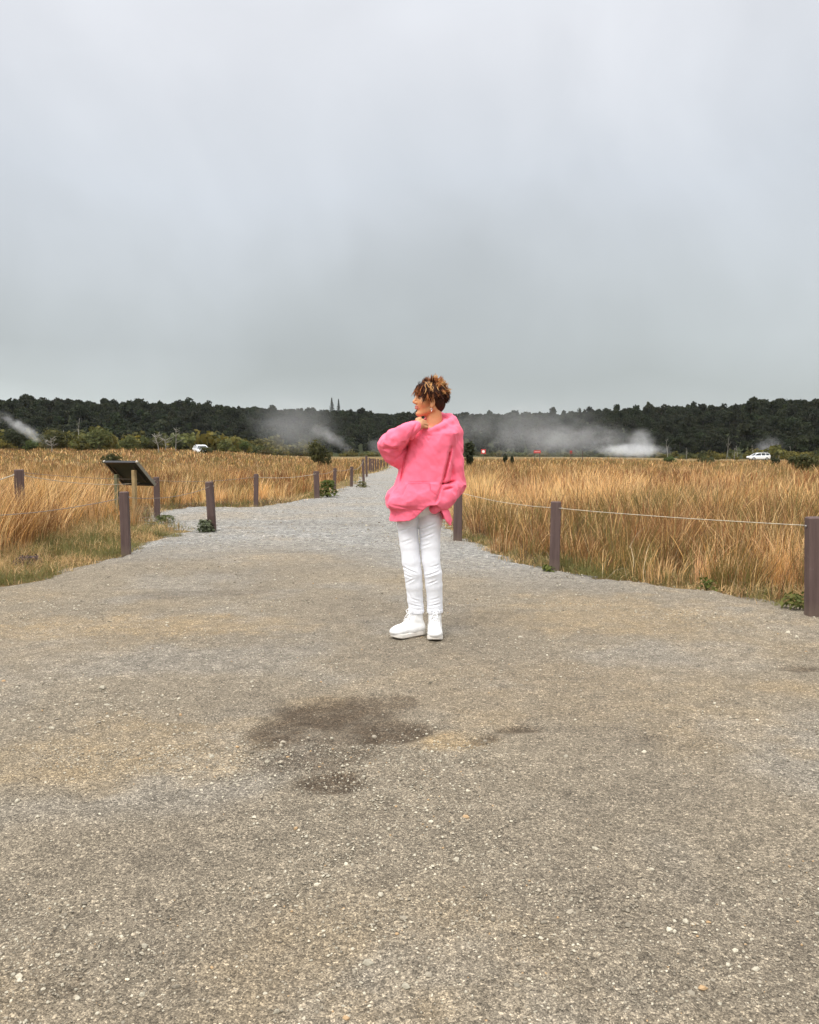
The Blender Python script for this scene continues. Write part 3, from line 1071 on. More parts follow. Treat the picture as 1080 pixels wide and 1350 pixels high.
# ================================================================== SCULPTING: signed distance fields turned into one skin
class Field:
    def __init__(self, lo, hi, h):
        self.lo, self.h = np.array(lo, float), h
        self.n = np.ceil((np.array(hi, float) - self.lo) / h).astype(int) + 1
        self.D = np.full(self.n, 0.2, np.float32)
        self.ax = [(self.lo[i] + h * np.arange(self.n[i])).astype(np.float32) for i in range(3)]

    def sl(self, lo, hi):
        a = np.clip(np.floor((np.array(lo) - self.lo) / self.h).astype(int), 0, self.n - 1)
        b = np.clip(np.ceil((np.array(hi) - self.lo) / self.h).astype(int) + 1, 1, self.n)
        s = tuple(slice(a[i], b[i]) for i in range(3))
        X, Y, Z = self.ax[0][s[0]][:, None, None], self.ax[1][s[1]][None, :, None], self.ax[2][s[2]][None, None, :]
        return s, X, Y, Z

    def add(self, fn, lo, hi, k=0.01, op='u'):
        m = 0.035 + k
        s, X, Y, Z = self.sl(np.array(lo) - m, np.array(hi) + m)
        d = fn(X, Y, Z)
        a = self.D[s]
        if op == 'u':
            hh = np.clip(0.5 + 0.5 * (a - d) / k, 0, 1)
            self.D[s] = a * (1 - hh) + d * hh - k * hh * (1 - hh)
        else:
            d = -d
            hh = np.clip(0.5 - 0.5 * (a - d) / k, 0, 1)
            self.D[s] = a * (1 - hh) + d * hh + k * hh * (1 - hh)

    def cone(self, a, b, ra, rb, k=0.01, op='u', flat=None):
        """round cone from a to b; flat = (axis vector, factor) squashes it along an axis"""
        a, b = np.array(a, float), np.array(b, float)
        ba = b - a
        L = ba @ ba + 1e-9

        def fn(X, Y, Z):
            px, py, pz = X - a[0], Y - a[1], Z - a[2]
            t = np.clip((px * ba[0] + py * ba[1] + pz * ba[2]) / L, 0, 1)
            qx, qy, qz = px - t * ba[0], py - t * ba[1], pz - t * ba[2]
            r = ra + (rb - ra) * t
            if flat is not None:
                ax, f = flat
                e = qx * ax[0] + qy * ax[1] + qz * ax[2]
                g = e * (1 / f - 1)
                qx, qy, qz = qx + ax[0] * g, qy + ax[1] * g, qz + ax[2] * g
                return (np.sqrt(qx * qx + qy * qy + qz * qz) - r) * min(1, f) ** 0.5
            return np.sqrt(qx * qx + qy * qy + qz * qz) - r
        mr = max(ra, rb)
        self.add(fn, np.minimum(a, b) - mr, np.maximum(a, b) + mr, k, op)

    def chain(self, pts, k=0.01, op='u', flat=None):
        for p, q in zip(pts[:-1], pts[1:]):
            self.cone(p[:3], q[:3], p[3], q[3], k, op, flat)

    def ell(self, c, r, k=0.01, op='u', M=None):
        c, r = np.array(c, float), np.array(r, float)
        M = np.eye(3) if M is None else np.array(M, float)     # rows: local axes

        def fn(X, Y, Z):
            px, py, pz = X - c[0], Y - c[1], Z - c[2]
            u = (px * M[0][0] + py * M[0][1] + pz * M[0][2]) / r[0]
            v = (px * M[1][0] + py * M[1][1] + pz * M[1][2]) / r[1]
            w_ = (px * M[2][0] + py * M[2][1] + pz * M[2][2]) / r[2]
            k0 = np.sqrt(u * u + v * v + w_ * w_)
            k1 = np.sqrt((u / r[0]) ** 2 + (v / r[1]) ** 2 + (w_ / r[2]) ** 2) + 1e-9
            return k0 * (k0 - 1) / k1
        e = np.sqrt((M ** 2 * (r ** 2)[:, None]).sum(0))
        self.add(fn, c - e, c + e, k, op)

    def grid(self):
        return self.ax[0][:, None, None], self.ax[1][None, :, None], self.ax[2][None, None, :]

    def mesh(self):
        D = self.D
        S = D < 0
        c = np.zeros(np.array(D.shape) - 1, np.int8)
        sub = lambda A, i, j, k: A[i:A.shape[0] - 1 + i, j:A.shape[1] - 1 + j, k:A.shape[2] - 1 + k]
        for i in (0, 1):
            for j in (0, 1):
                for k in (0, 1):
                    c += sub(S, i, j, k)
        act = (c > 0) & (c < 8)
        I = np.argwhere(act)
        idx = np.full(c.shape, -1, np.int64)
        idx[act] = np.arange(len(I))
        acc = np.zeros((len(I), 3))
        cnt = np.zeros(len(I))
        corners = [(i, j, k) for i in (0, 1) for j in (0, 1) for k in (0, 1)]
        val = {cr: D[I[:, 0] + cr[0], I[:, 1] + cr[1], I[:, 2] + cr[2]] for cr in corners}
        for a in corners:
            for ax in range(3):
                if a[ax] == 0:
                    b = list(a); b[ax] = 1; b = tuple(b)
                    va, vb = val[a], val[b]
                    m = (va < 0) != (vb < 0)
                    t = np.where(m, va / np.where(m, va - vb, 1), 0)
                    p = np.tile(np.array(a, float), (len(I), 1))
                    p[:, ax] += t
                    acc += p * m[:, None]
                    cnt += m
        V = (I + acc / cnt[:, None]) * self.h + self.lo
        F = []
        for ax in range(3):
            o1, o2 = [(1, 2), (2, 0), (0, 1)][ax]
            lo = [slice(None)] * 3; hi = [slice(None)] * 3
            lo[ax] = slice(0, -1); hi[ax] = slice(1, None)
            A, B = S[tuple(lo)], S[tuple(hi)]
            E = np.argwhere(A != B)
            ok = (E[:, o1] > 0) & (E[:, o2] > 0) & (E[:, o1] < c.shape[o1]) & (E[:, o2] < c.shape[o2])
            E = E[ok]
            flip = A[tuple(E.T)]
            def at(d1, d2):
                q = E.copy(); q[:, o1] -= d1; q[:, o2] -= d2
                return idx[tuple(q.T)]
            q = np.stack([at(1, 1), at(0, 1), at(0, 0), at(1, 0)], 1)
            q[~flip] = q[~flip][:, ::-1]
            F.append(q)
        F = np.concatenate(F)
        F = F[(F >= 0).all(1)]
        return V, F


def main_island(V, F):
    """keep the largest connected skin"""
    lab = np.arange(len(V))
    for _ in range(400):
        m = lab[F].min(1)
        new = lab.copy()
        for k in range(4):
            np.minimum.at(new, F[:, k], m)
        new = new[new]
        if (new == lab).all():
            break
        lab = new
    u, cn = np.unique(lab, return_counts=True)
    keep = lab == u[cn.argmax()]
    remap = np.cumsum(keep) - 1
    return V[keep], remap[F[keep[F].all(1)]], keep


def relax(V, F, it=2, f=0.5):
    for _ in range(it):
        s = np.zeros_like(V); n = np.zeros(len(V))
        for k in range(4):
            for o in (1, 3):
                np.add.at(s, F[:, k], V[F[:, (k + o) % 4]]); np.add.at(n, F[:, k], 1)
        V = V * (1 - f) + f * s / np.maximum(n, 1)[:, None]
    return V


# ================================================================== PERSON
foot = ground_at(551, 836)
BY = float(foot[1])
BASE = np.array([float(foot[0]), BY, float(gravel_z(foot[0], foot[1])) + 0.004])


def L(px, py, y=0.0):
    """surveyed point of the figure, in its own frame, y metres behind its standing line"""
    return at_depth(px, py, BY + y) - BASE


def LR(px, py, y, r):
    return (*L(px, py, y), r)


# ---- head frame: looks to the viewer's left and a little towards the viewer
HC = L(566.5, 525.5, 0.0)
fa = R(76)
tiltd = R(-5)
Fv = np.array([-math.sin(fa) * math.cos(tiltd), -math.cos(fa) * math.cos(tiltd), -math.sin(tiltd)])
Sv = np.array([math.cos(fa), -math.sin(fa), 0.0])
Uv = np.cross(Sv, Fv) * -1
if Uv[2] < 0:
    Uv = -Uv
HM = np.array([Fv, Sv, Uv])


def H(f, s, u):
    return HC + f * Fv + s * Sv + u * Uv


def build_body():
    fd = Field(L(480, 500, 0) - np.array([0.05, 0.32, 0.1]), L(630, 500, 0) + np.array([0.05, 0.30, 0.14]), 0.0036)
    fd = Field(np.array([-0.34, -0.36, -0.0]), np.array([0.36, 0.26, 1.66]), 0.0036)
    # torso, pelvis, legs, arms (mostly under the clothes)
    fd.ell(L(558, 654, 0.0), (0.10, 0.075, 0.075), 0.02)
    fd.cone(L(558, 655, 0), L(568, 590, 0.0), 0.088, 0.105, 0.03, flat=((0, 1, 0), 0.75))
    fd.cone(L(551, 572, 0.0), L(592, 574, 0.01), 0.06, 0.06, 0.04)
    for pts in (((540, 684, 0.0, .050), (544, 752, -.02, .040), (549, 800, .004, .034), (549, 824, .004, .030)),
                ((568, 684, 0.0, .054), (571, 750, -.02, .040), (573, 800, .004, .034), (573, 824, .006, .030))):
        fd.chain([LR(*p) for p in pts], 0.02)
    fd.chain([LR(594, 574, .01, .044), LR(602, 632, .05, .038), LR(583, 661, -.085, .022), LR(575, 668, -.085, .016)], 0.015)
    fd.chain([LR(550, 572, 0, .045), LR(515, 586, -.09, .036), LR(546, 565.5, -.165, .023)], 0.012)
    # neck
    fd.cone(H(-.028, 0, -.05), L(573, 575, .0), .049, .058, 0.02)
    fd.cone(L(560, 573, -.02), L(590, 573, .0), .035, .04, 0.03)
    # ---- skull and face
    e = lambda f, s, u, a, b, c_, k=0.012, op='u': fd.ell(H(f, s, u), (a, b, c_), k, op, HM)
    c = lambda p, q, ra, rb, k=0.008, op='u': fd.cone(H(*p), H(*q), ra, rb, k, op)
    e(-.014, 0, .022, .088, .071, .076, 0.01)
    e(.030, 0, -.030, .054, .055, .078, 0.02)
    for s in (-1, 1):
        c((-.012, .046 * s, -.062), (.052, .016 * s, -.100), .019, .017, .015)
        e(.044, .034 * s, -.030, .028, .026, .028, .014)
    e(.064, 0, -.101, .017, .021, .016, .012)
    c((.074, -.024, .020), (.074, .024, .020), .013, .013, .014)
    e(.073, .029, .0, .012, .015, .010, .010, 's'); e(.073, -.029, .0, .012, .015, .010, .010, 's')
    e(.064, .029, -.001, .0125, .0135, .0115, .003); e(.064, -.029, -.001, .0125, .0135, .0115, .003)
    c((.080, 0, .006), (.098, 0, -.030), .0075, .0105, .008)
    for s in (-1, 1):
        e(.086, .0105 * s, -.036, .010, .0075, .0075, .006)
    e(.081, 0, -.057, .0095, .021, .006, .005)
    e(.080, 0, -.069, .0095, .019, .0065, .005)
    c((.088, -.018, -.0635), (.088, .018, -.0635), .0018, .0018, .002, 's')
    c((.080, 0, -.082), (.080, 0, -.083), .004, .004, .010, 's')
    # ears
    for s in (-1, 1):
        rm = Euler((0, 0, 0)).to_matrix()
        fd.ell(H(-.002, .069 * s, -.030), (.0175, .009, .029), .006, 'u', HM)
        fd.ell(H(.002, .078 * s, -.026), (.009, .006, .017), .004, 's', HM)
        fd.ell(H(.002, .070 * s, -.054), (.009, .007, .010), .005, 'u', HM)
    # ---- hand closed at the collar under the chin: palm, four fingers of their own lengths, thumb up the jaw
    wr = L(547, 566.5, -.165)
    palm = L(552.5, 561, -.150)
    dirp = palm - wr
    dirp /= np.linalg.norm(dirp)
    fd.cone(wr, palm, .022, .026, .012)
    fd.ell(palm + np.array([.004, .0, .006]), (.027, .020, .030), .012)
    kn = [L(553.5, 553, -.150), L(556.5, 555, -.148), L(558.5, 558.5, -.146), L(559.5, 562.5, -.144)]
    ln = [(.024, .018, .013), (.027, .020, .014), (.025, .019, .013), (.020, .015, .011)]
    for kk, (a1, a2, a3) in zip(kn, ln):
        p0 = kk
        p1 = p0 + a1 * np.array([.80, .50, -.15])
        p2 = p1 + a2 * np.array([.25, .95, -.35])
        p3 = p2 + a3 * np.array([-.55, .60, -.55])
        fd.cone(palm + np.array([.006, .004, .006]), p0, .011, .0098, .006)
        fd.chain([(*p0, .0094), (*p1, .0088), (*p2, .0080), (*p3, .0072)], .0022)
    t0 = palm + np.array([-.010, -.006, .016])
    t1 = L(550.0, 553, -.145)
    t2 = L(554.5, 551, -.125)
    fd.chain([(*t0, .0125), (*t1, .0105), (*t2, .0085)], .004)
    V, F = fd.mesh()
    V, F, _ = main_island(V, F)
    # skin's own colours
    q = (V - HC) @ HM.T
    f, s, u = q.T
    skin = np.array([0.53, 0.245, 0.108])
    C = np.tile(skin, (len(V), 1))
    n = fbm(V[:, 0] * 60, V[:, 1] * 60, V[:, 2] * 60, 200, 2)[:, None]
    C *= 0.92 + 0.16 * n
    def paint(mask, colr):
        nonlocal C
        m = np.clip(mask, 0, 1)[:, None]
        C = C * (1 - m) + np.array(colr) * m
    head = (np.abs(f) < .13) & (np.abs(s) < .1) & (np.abs(u) < .14)
    g = lambda a, b, c_, ra, rb, rc: head * (1.6 - 1.6 * np.clip(np.sqrt(((f - a) / ra) ** 2 + ((np.abs(s) - b) / rb) ** 2 + ((u - c_) / rc) ** 2), 0, 1))
    paint(0.5 * g(.05, .034, -.032, .03, .024, .022), (0.58, 0.235, 0.115))                 # cheeks
    paint(0.85 * (head & (f > .07)) * (1 - smooth01(.009, .013, np.abs(u + .063))) * (np.abs(s) < .024), (0.50, 0.16, 0.13))   # lips
    paint(1.0 * (head & (f > .060)) * (1 - smooth01(.003, .0055, np.abs(u - .0215 + .05 * np.abs(np.abs(s) - .028)))) * (np.abs(np.abs(s) - .029) < .019), (0.055, 0.028, 0.018))   # brows
    paint(1.2 * (head & (f > .064)) * (1 - smooth01(.0035, .006, np.abs(u + .0005))) * (1 - smooth01(.011, .014, np.abs(np.abs(s) - .029))), (0.50, 0.46, 0.42))
    paint(1.6 * g(.076, .030, -.0005, .012, .0085, .0075), (0.030, 0.017, 0.012))            # iris
    paint(1.0 * (head & (f > .060)) * (1 - smooth01(.0022, .0042, np.abs(u - .0062 + 8 * (np.abs(s) - .029) ** 2))) * (np.abs(np.abs(s) - .029) < .014), (0.03, 0.017, 0.012))  # lashes
    paint(0.35 * (V[:, 2] > 1.30) * (np.abs(V[:, 0]) < .25) * (u < -.12), (0.55, 0.27, 0.15))
    return V, F, C


print('body')
M_SKIN = mat_attr('skin', 0.48, 0.35, 0.04, 0.0006, 350)
V, F, C = build_body()
person = link("person", np_mesh("person", V, F, M_SKIN, True, C), None, BASE)
tag(person, 'person in pink hoodie and white jeans standing on the gravel, head turned aside', 'person')


def wrinkle(X, Y, Z, seed, freq, ax, stretch):
    """ridged folds: long along ax, short across it"""
    a = np.array(ax, float); a /= np.linalg.norm(a)
    al = X * a[0] + Y * a[1] + Z * a[2]
    k = 1 - 1 / stretch
    x, y, z = X - a[0] * al * k, Y - a[1] * al * k, Z - a[2] * al * k
    n = fbm(x * freq, y * freq, z * freq, seed, 2)
    return 1 - np.abs(2 * n - 1) * 2.2


# ---- hoodie
def loft(rows, k=3.0):
    """torso tube: rows (z, cx, cy, rx, ry) from the top down"""
    rows = sorted(rows)
    zs = [r_[0] for r_ in rows]
    g = [np.array([r_[i] for r_ in rows]) for i in range(1, 5)]

    def fn(X, Y, Z):
        z = Z.ravel()
        cx, cy, rx, ry = (np.interp(z, zs, v).astype(np.float32)[None, None, :] for v in g)
        u, v = np.abs(X - cx) / rx, np.abs(Y - cy) / ry
        q = (u ** 2.4 + v ** 2.4) ** (1 / 2.4)
        d = (q - 1) * np.minimum(rx, ry) * 0.9
        return np.maximum(d, np.maximum(Z - zs[-1], zs[0] - Z))
    return fn


def ZX(py, pxl, pxr, cy, ry):
    a, b = L(pxl, py, 0), L(pxr, py, 0)
    return (a[2], (a[0] + b[0]) / 2, cy, (b[0] - a[0]) / 2, ry)


def build_hoodie():
    fd = Field(np.array([-0.36, -0.34, 0.60]), np.array([0.36, 0.32, 1.46]), 0.0042)
    rows = [ZX(552, 558, 588, .01, .05), ZX(557, 550, 598, .01, .075), ZX(562, 544, 604, .01, .10), ZX(572, 539, 606, .0, .125), ZX(590, 535, 599, .0, .135), ZX(610, 530, 596, -.005, .14), ZX(635, 523, 592, -.005, .15),
            ZX(655, 516, 590, -.005, .16), ZX(664, 515, 589, -.005, .162), ZX(670, 517, 589, -.005, .155), ZX(674, 518, 590, -.005, .150), ZX(692, 516, 593, -.005, .152)]
    fn = loft(rows)
    fd.add(fn, np.array([-.3, -.22, .66]), np.array([.32, .22, 1.4]), 0.02)
    # slack of the body just above the band
    fd.cone(L(521, 664, -.10), L(556, 659, -.125), .034, .03, .03)
    fd.cone(L(519, 652, -.02), L(521, 668, .0), .03, .03, .03)
    # hood: rolled rim around the neck and the bag of it behind
    rim = [(566, 568, -.118, .012), (575, 564.5, -.105, .016), (584, 561, -.085, .019), (593, 557, -.045, .022), (597, 554, .01, .026), (592, 552, .065, .032), (580, 552, .105, .034), (566, 555, .105, .030),
           (556, 560, .07, .020), (549, 560, .02, .020), (549, 563.5, -.04, .016), (554, 566, -.085, .012), (560, 566.5, -.108, .012), (566, 568, -.118, .012)]
    fd.chain([LR(*p) for p in rim], .016)
    fd.cone(L(601, 559, .01), L(590, 566, -.07), .020, .014, .02)
    fd.ell(L(580, 563, .13), (.10, .055, .085), .03)
    # viewer-right sleeve: hangs, elbow a little back, cuff in the pocket
    fd.chain([LR(597, 572, .01, .050), LR(597.5, 590, .015, .056), LR(598.5, 612, .025, .061), LR(597.5, 632, .035, .0625), LR(594, 646, .0, .060), LR(588, 655, -.055, .050), LR(580, 663, -.10, .038)], .016)
    fd.cone(L(581, 662, -.105), L(573, 670.5, -.098), .036, .026, .005)
    fd.ell(L(597, 644, .03), (.055, .06, .058), .02)
    # raised sleeve on the viewer's left: upper arm out and forward, forearm back up to the collar
    fd.chain([LR(549, 568, .0, .050), LR(537, 573, -.03, .056), LR(522, 582, -.075, .058), LR(515, 585, -.095, .058)], .016)
    fd.chain([LR(514.5, 585, -.10, .058), LR(522, 579, -.135, .056), LR(535, 570, -.16, .050), LR(544, 564, -.172, .038)], .012)
    fd.cone(L(543, 565, -.172), L(548.5, 561.5, -.168), .034, .030, .005)
    fd.chain([LR(512, 588, -.085, .050), LR(519, 600, -.075, .044), LR(525, 606, -.05, .036), LR(533, 598, -.03, .034)], .024)
    X, Y, Z = fd.grid()
    # neck opening
    fd.chain([LR(568, 562, -.085, .030), LR(571, 552, -.02, .062), LR(572, 540, .0, .075)], .010, 's')
    fd.chain([LR(569, 574, -.03, .040), LR(571, 552, -.01, .055)], .012, 's')
    # cloth folds
    D = fd.D
    s = (slice(None),) * 3
    near = np.argwhere(np.abs(D) < 0.03)
    nx, ny, nz = fd.ax[0][near[:, 0]], fd.ax[1][near[:, 1]], fd.ax[2][near[:, 2]]
    d = np.zeros(len(near), np.float32)
    zz = nz
    px_l = L(545, 600)[0]
    c1, c2 = L(520, 585, -.1), L(600, 630, .03)
    wl = np.exp(-(((nx - c1[0]) / .13) ** 2 + ((nz - c1[2]) / .12) ** 2)) * (ny < .06)
    wr_ = smooth01(L(584, 600)[0], L(603, 600)[0], nx) * smooth01(1.36, 1.28, nz) * smooth01(.74, .80, nz)
    body = 1 - np.clip(wl + wr_, 0, 1)
    d += 0.016 * wl * wrinkle(nx, ny, nz, 301, 11, (-.75, -.2, .55), 3.0)
    d += 0.010 * wl * wrinkle(nx, ny, nz, 311, 22, (-.5, -.2, -.7), 2.4)
    d += 0.013 * wr_ * wrinkle(nx, ny, nz, 302, 10, (-.35, -.2, 1), 3.4)
    cz = L(590, 642)[2]
    d += 0.016 * wr_ * np.exp(-((nz - cz) / .05) ** 2) * wrinkle(nx, ny, nz, 303, 15, (1, 0, -.25), 3.0)
    d += 0.009 * body * wrinkle(nx, ny, nz, 304, 7.5, (.25, 0, 1), 3.5) * smooth01(1.36, 1.2, nz)
    d += 0.013 * body * smooth01(1.0, .84, nz) * wrinkle(nx, ny, nz, 305, 12, (.9, 0, .35), 2.4)
    d += 0.004 * (fbm(nx * 14, ny * 14, nz * 14, 306, 2) - 0.5) * 2
    d += 0.0045 * (wl + wr_ + .5 * body) * wrinkle(nx, ny, nz, 321, 26, (-.5, -.3, .8), 3.0)
    # hard creases: under the raised arm, along the hanging sleeve, elbow nick, seams, pocket
    def crease(p, q, depth, wdt, ymax=0.05, ymin=-1):
        p, q = np.array(p), np.array(q)
        ba = (q - p)[[0, 2]]
        ux, uz = nx - p[0], nz - p[2]
        t = np.clip((ux * ba[0] + uz * ba[1]) / (ba @ ba), 0, 1)
        dd = np.hypot(ux - t * ba[0], uz - t * ba[1])
        return -depth * np.exp(-(dd / wdt) ** 2) * (ny < ymax) * (ny > ymin) * np.minimum(1, 4 * np.minimum(t, 1 - t) + 0.35)
    d += crease(L(537, 588), L(528, 640), .016, .008)
    d += crease(L(541, 578), L(537, 592), .012, .008)
    d += crease(L(594, 590), L(583, 636), .024, .009)
    d += crease(L(580, 638), L(600, 634), .016, .007)
    d += crease(L(584, 632), L(573, 664), .013, .007)
    d += crease(L(584, 645), L(597, 642), .012, .006)
    d += crease(L(505, 592), L(530, 590), .010, .008)
    d += crease(L(521, 606), L(538, 590), .010, .006)
    d += crease(L(515, 664), L(552, 670), .006, .007)
    d += crease(L(549, 560), L(540, 580), .008, .006)
    sm = .004
    for a, b in (((539, 635), (566, 635)), ((566, 636), (567, 645)), ((567, 645), (578, 652)), ((539, 635), (529, 655))):
        d += crease(L(*a), L(*b), sm, .004, 0.0)
    for a, b in (((560, 575), (569, 575)), ((560, 575), (565, 583)), ((569, 575), (565, 583))):
        d += crease(L(*a), L(*b), .0035, .0035, 0.0)
    # pocket stands a little proud, filled by the slack below it
    pw = smooth01(L(532, 650)[0], L(538, 650)[0], nx) * smooth01(L(580, 650)[0], L(573, 650)[0], nx) * smooth01(L(550, 668)[2], L(550, 664)[2], nz) * smooth01(L(550, 634.5)[2], L(550, 637)[2], nz) * (ny < -.02)
    d += 0.005 * pw
    # ribs of the hem band and of the cuffs
    hem_top = L(550, 671)[2]
    ang = np.arctan2(ny, nx)
    d += 0.0016 * np.sin(ang * 110) * (nz < hem_top)
    d += -0.009 * np.exp(-((nz - hem_top) / .006) ** 2) - 0.006 * (nz < hem_top - .006)
    D[tuple(near.T)] -= d
    # open bottom: hem pulled up in front by the hand in the pocket
    def hemz(x, y):
        pts = [(505, 687), (516, 686.5), (540, 684.5), (547, 681), (554, 674), (561, 667.5), (566, 664.5), (574, 664), (580, 668), (583, 676), (586, 684), (592, 691.5), (600, 691)]
        xs = [L(a, b)[0] for a, b in pts]
        zs = [L(a, b)[2] for a, b in pts]
        fr = np.interp(x, xs, zs)
        back = L(550, 686)[2]
        fwt = smooth01(.02, -.04, y)
        return fr * fwt + back * (1 - fwt)
    hx = hemz(X[:, :, 0], Y[:, :, 0]) if False else None
    XX, YY = np.broadcast_arrays(fd.ax[0][:, None], fd.ax[1][None, :])
    hz = hemz(XX, YY).astype(np.float32)[:, :, None] + 0.004 * (fbm(XX * 20, YY * 20, 0, 308, 2)[:, :, None] - .5)
    cutter = hz - Z
    # the sleeve and its cuff are not cut by the hem line
    arm = np.full_like(D, 1.0)
    fd2 = Field.__new__(Field); fd2.lo, fd2.h, fd2.n, fd2.D, fd2.ax = fd.lo, fd.h, fd.n, arm, fd.ax
    fd2.chain([LR(596, 646, .0, .058), LR(588, 655, -.055, .050), LR(580, 663, -.10, .040), LR(573, 670.5, -.098, .030)], .01)
    bodyD = np.maximum(D, cutter)
    inner = D + 0.012
    bodyD = np.maximum(bodyD, -np.maximum(inner, Z - (hz + 0.09)))
    armD = np.maximum(D, fd2.D - 0.004)
    fd.D = np.minimum(bodyD, armD)
    V, F = fd.mesh()
    V, F, _ = main_island(V, F)
    return relax(V, F, 1, 0.35), F


print('hoodie')
PINK = (0.95, 0.162, 0.252)
M_HOOD = mat_cloth('pink_fleece', PINK, 0.05, 700, 0.0005, 0.95, 0.10, 0.0028)
V, F = build_hoodie()
hoodie = link("hoodie", np_mesh("hoodie", V, F, M_HOOD, True), person)

# drawn edges of the kangaroo pocket and the seam bands as stitched piping
st = MB()


def snap(ptlist):
    """lay a line of stitching on the front of the hoodie"""
    outp = []
    for p in ptlist:
        t = L(*p)
        dxz = np.hypot(V[:, 0] - t[0], V[:, 2] - t[2])
        c = np.argsort(dxz)[:40]
        k = c[V[c, 1].argmin()]
        outp.append([t[0], V[k, 1] - 0.0008, t[2]])
    return np.array(outp)


def dense(pts, n=14):
    pts = np.array(pts, float)
    s = np.linspace(0, len(pts) - 1, n)
    return np.stack([np.interp(s, np.arange(len(pts)), pts[:, i]) for i in range(2)], 1)


for poly in ([(538, 635.5), (566, 635.5)], [(566, 636), (567, 645), (577, 652)]):
    st.tube(snap(dense(poly)), 0.0016, 5)
st.build("pocket_seam", mat_cloth('pink_seam', (0.80, 0.10, 0.19), 0.05, 700, 0.0004), hoodie, True)


# ---- jeans
def build_jeans():
    fd = Field(np.array([-0.24, -0.20, 0.11]), np.array([0.24, 0.20, 0.92]), 0.0038)
    fd.ell(L(556, 662, 0.01), (0.135, 0.112, 0.10), 0.02)
    fd.cone(L(548, 655, .0), L(565, 655, .0), .105, .105, .02)
    lp = [(538.5, 684, .0, .068), (536.8, 692, .0, .0635), (540.2, 720, -.008, .0595), (542.2, 740, -.016, .0575), (544.8, 756, -.02, .0545), (546.2, 772, -.012, .0525), (547.5, 790, .0, .0485), (548.6, 800, .002, .0470), (549, 806, .004, .0475)]
    rp = [(567.8, 684, .0, .073), (567.0, 692, .0, .0710), (567.4, 720, -.010, .0610), (568.4, 740, -.018, .0560), (571.0, 756, -.022, .0550), (572.2, 772, -.012, .0530), (573.2, 790, .002, .0490), (573.4, 800, .004, .0475), (573.4, 807, .006, .0480)]
    for pts in (lp, rp):
        fd.chain([LR(*p) for p in pts], .008)
    D = fd.D
    # open cuffs
    X, Y, Z = fd.grid()
    near = np.argwhere(np.abs(D) < 0.025)
    nx, ny, nz = fd.ax[0][near[:, 0]], fd.ax[1][near[:, 1]], fd.ax[2][near[:, 2]]
    side = np.where(nx < L(556.5, 740)[0], -1.0, 1.0)
    d = np.zeros(len(near), np.float32)
    kz = L(556, 756)[2]
    # short folds raking across each leg: tight at hip, knee and ankle
    sl = (1, .25, .50)
    sr = (1, .25, -.42)
    wk = np.where(side < 0, wrinkle(nx, ny, nz, 401, 25, sl, 3.6), wrinkle(nx, ny, nz, 402, 25, sr, 3.6))
    wf = np.where(side < 0, wrinkle(nx, ny, nz, 403, 34, sl, 3.2), wrinkle(nx, ny, nz, 404, 34, sr, 3.2))
    g = lambda z0, s_: np.exp(-((nz - z0) / s_) ** 2)
    amt = 0.45 + 0.25 * g(kz, .05) + 0.8 * g(L(556, 803)[2], .04) + 0.7 * g(L(556, 695)[2], .06)
    d += 0.0005 * amt * wk + 0.0009 * amt * wf
    d += 0.0016 * (fbm(nx * 22, ny * 22, nz * 22, 405, 2) - .5) * 2
    # side seam of each leg and the fly
    for a_, b_ in (((538, 690), (544, 760)), ((544, 760), (548, 806)), ((579, 690), (578, 760)), ((578, 760), (581, 806))):
        p_, q_ = L(*a_), L(*b_)
        t_ = np.clip((nz - p_[2]) / (q_[2] - p_[2]), 0, 1)
        xs_ = p_[0] + (q_[0] - p_[0]) * t_
        d += -0.0 * (np.abs(nx - xs_) < .003)
    # single creases: fans at the crotch, slack behind the knees, breaks over the shoes
    for a_, b_, dp, wd_ in (((529, 747), (551, 756), .0042, .0045), ((534, 770), (547, 762), .0030, .004), ((531, 757), (544, 761), .0028, .004), ((559, 760), (581, 752), .0040, .0045), ((562, 771), (578, 764), .0030, .004),
                            ((566, 748), (580, 744), .0024, .004), ((552, 699), (577, 689), .0040, .005), ((553, 711), (573, 702), .0034, .005), ((554, 722), (569, 716), .0026, .005), ((526, 701), (547, 692), .0030, .005), ((529, 716), (544, 710), .0022, .005),
                            ((539, 797), (556, 801), .0036, .004), ((541, 789), (554, 793), .0024, .004), ((563, 801), (582, 796), .0036, .004), ((566, 792), (580, 788), .0024, .004), ((536, 778), (543, 790), .0018, .005)):
        p, q = L(*a_, -.05), L(*b_, -.05)
        ba = (q - p)[[0, 2]]
        ux, uz = nx - p[0], nz - p[2]
        t = np.clip((ux * ba[0] + uz * ba[1]) / (ba @ ba), 0, 1)
        dd = np.hypot(ux - t * ba[0], uz - t * ba[1])
        e_ = np.minimum(1, 3.5 * np.minimum(t, 1 - t) + .1) * (ny < .01)
        d += e_ * dp * (0.75 * np.exp(-((dd - 2.2 * wd_) / (1.4 * wd_)) ** 2) - np.exp(-(dd / wd_) ** 2))
    # turned hems
    d += 0.0035 * smooth01(L(556, 803.5)[2], L(556, 804.5)[2], nz) * 0 + 0.003 * (nz < L(556, 803)[2])
    # inner seams and side seams
    D[tuple(near.T)] -= d
    hz = L(556, 808.5)[2] + 0.01 * np.clip(fbm(X * 18, Y * 18, 0, 409, 1) - .3, 0, 1)
    inner = D + 0.006
    D = np.maximum(np.maximum(D, hz - Z), -np.maximum(inner, Z - (hz + .04)))
    fd.D = D.astype(np.float32)
    V, F = fd.mesh()
    V, F, _ = main_island(V, F)
    return relax(V, F, 1, 0.3), F


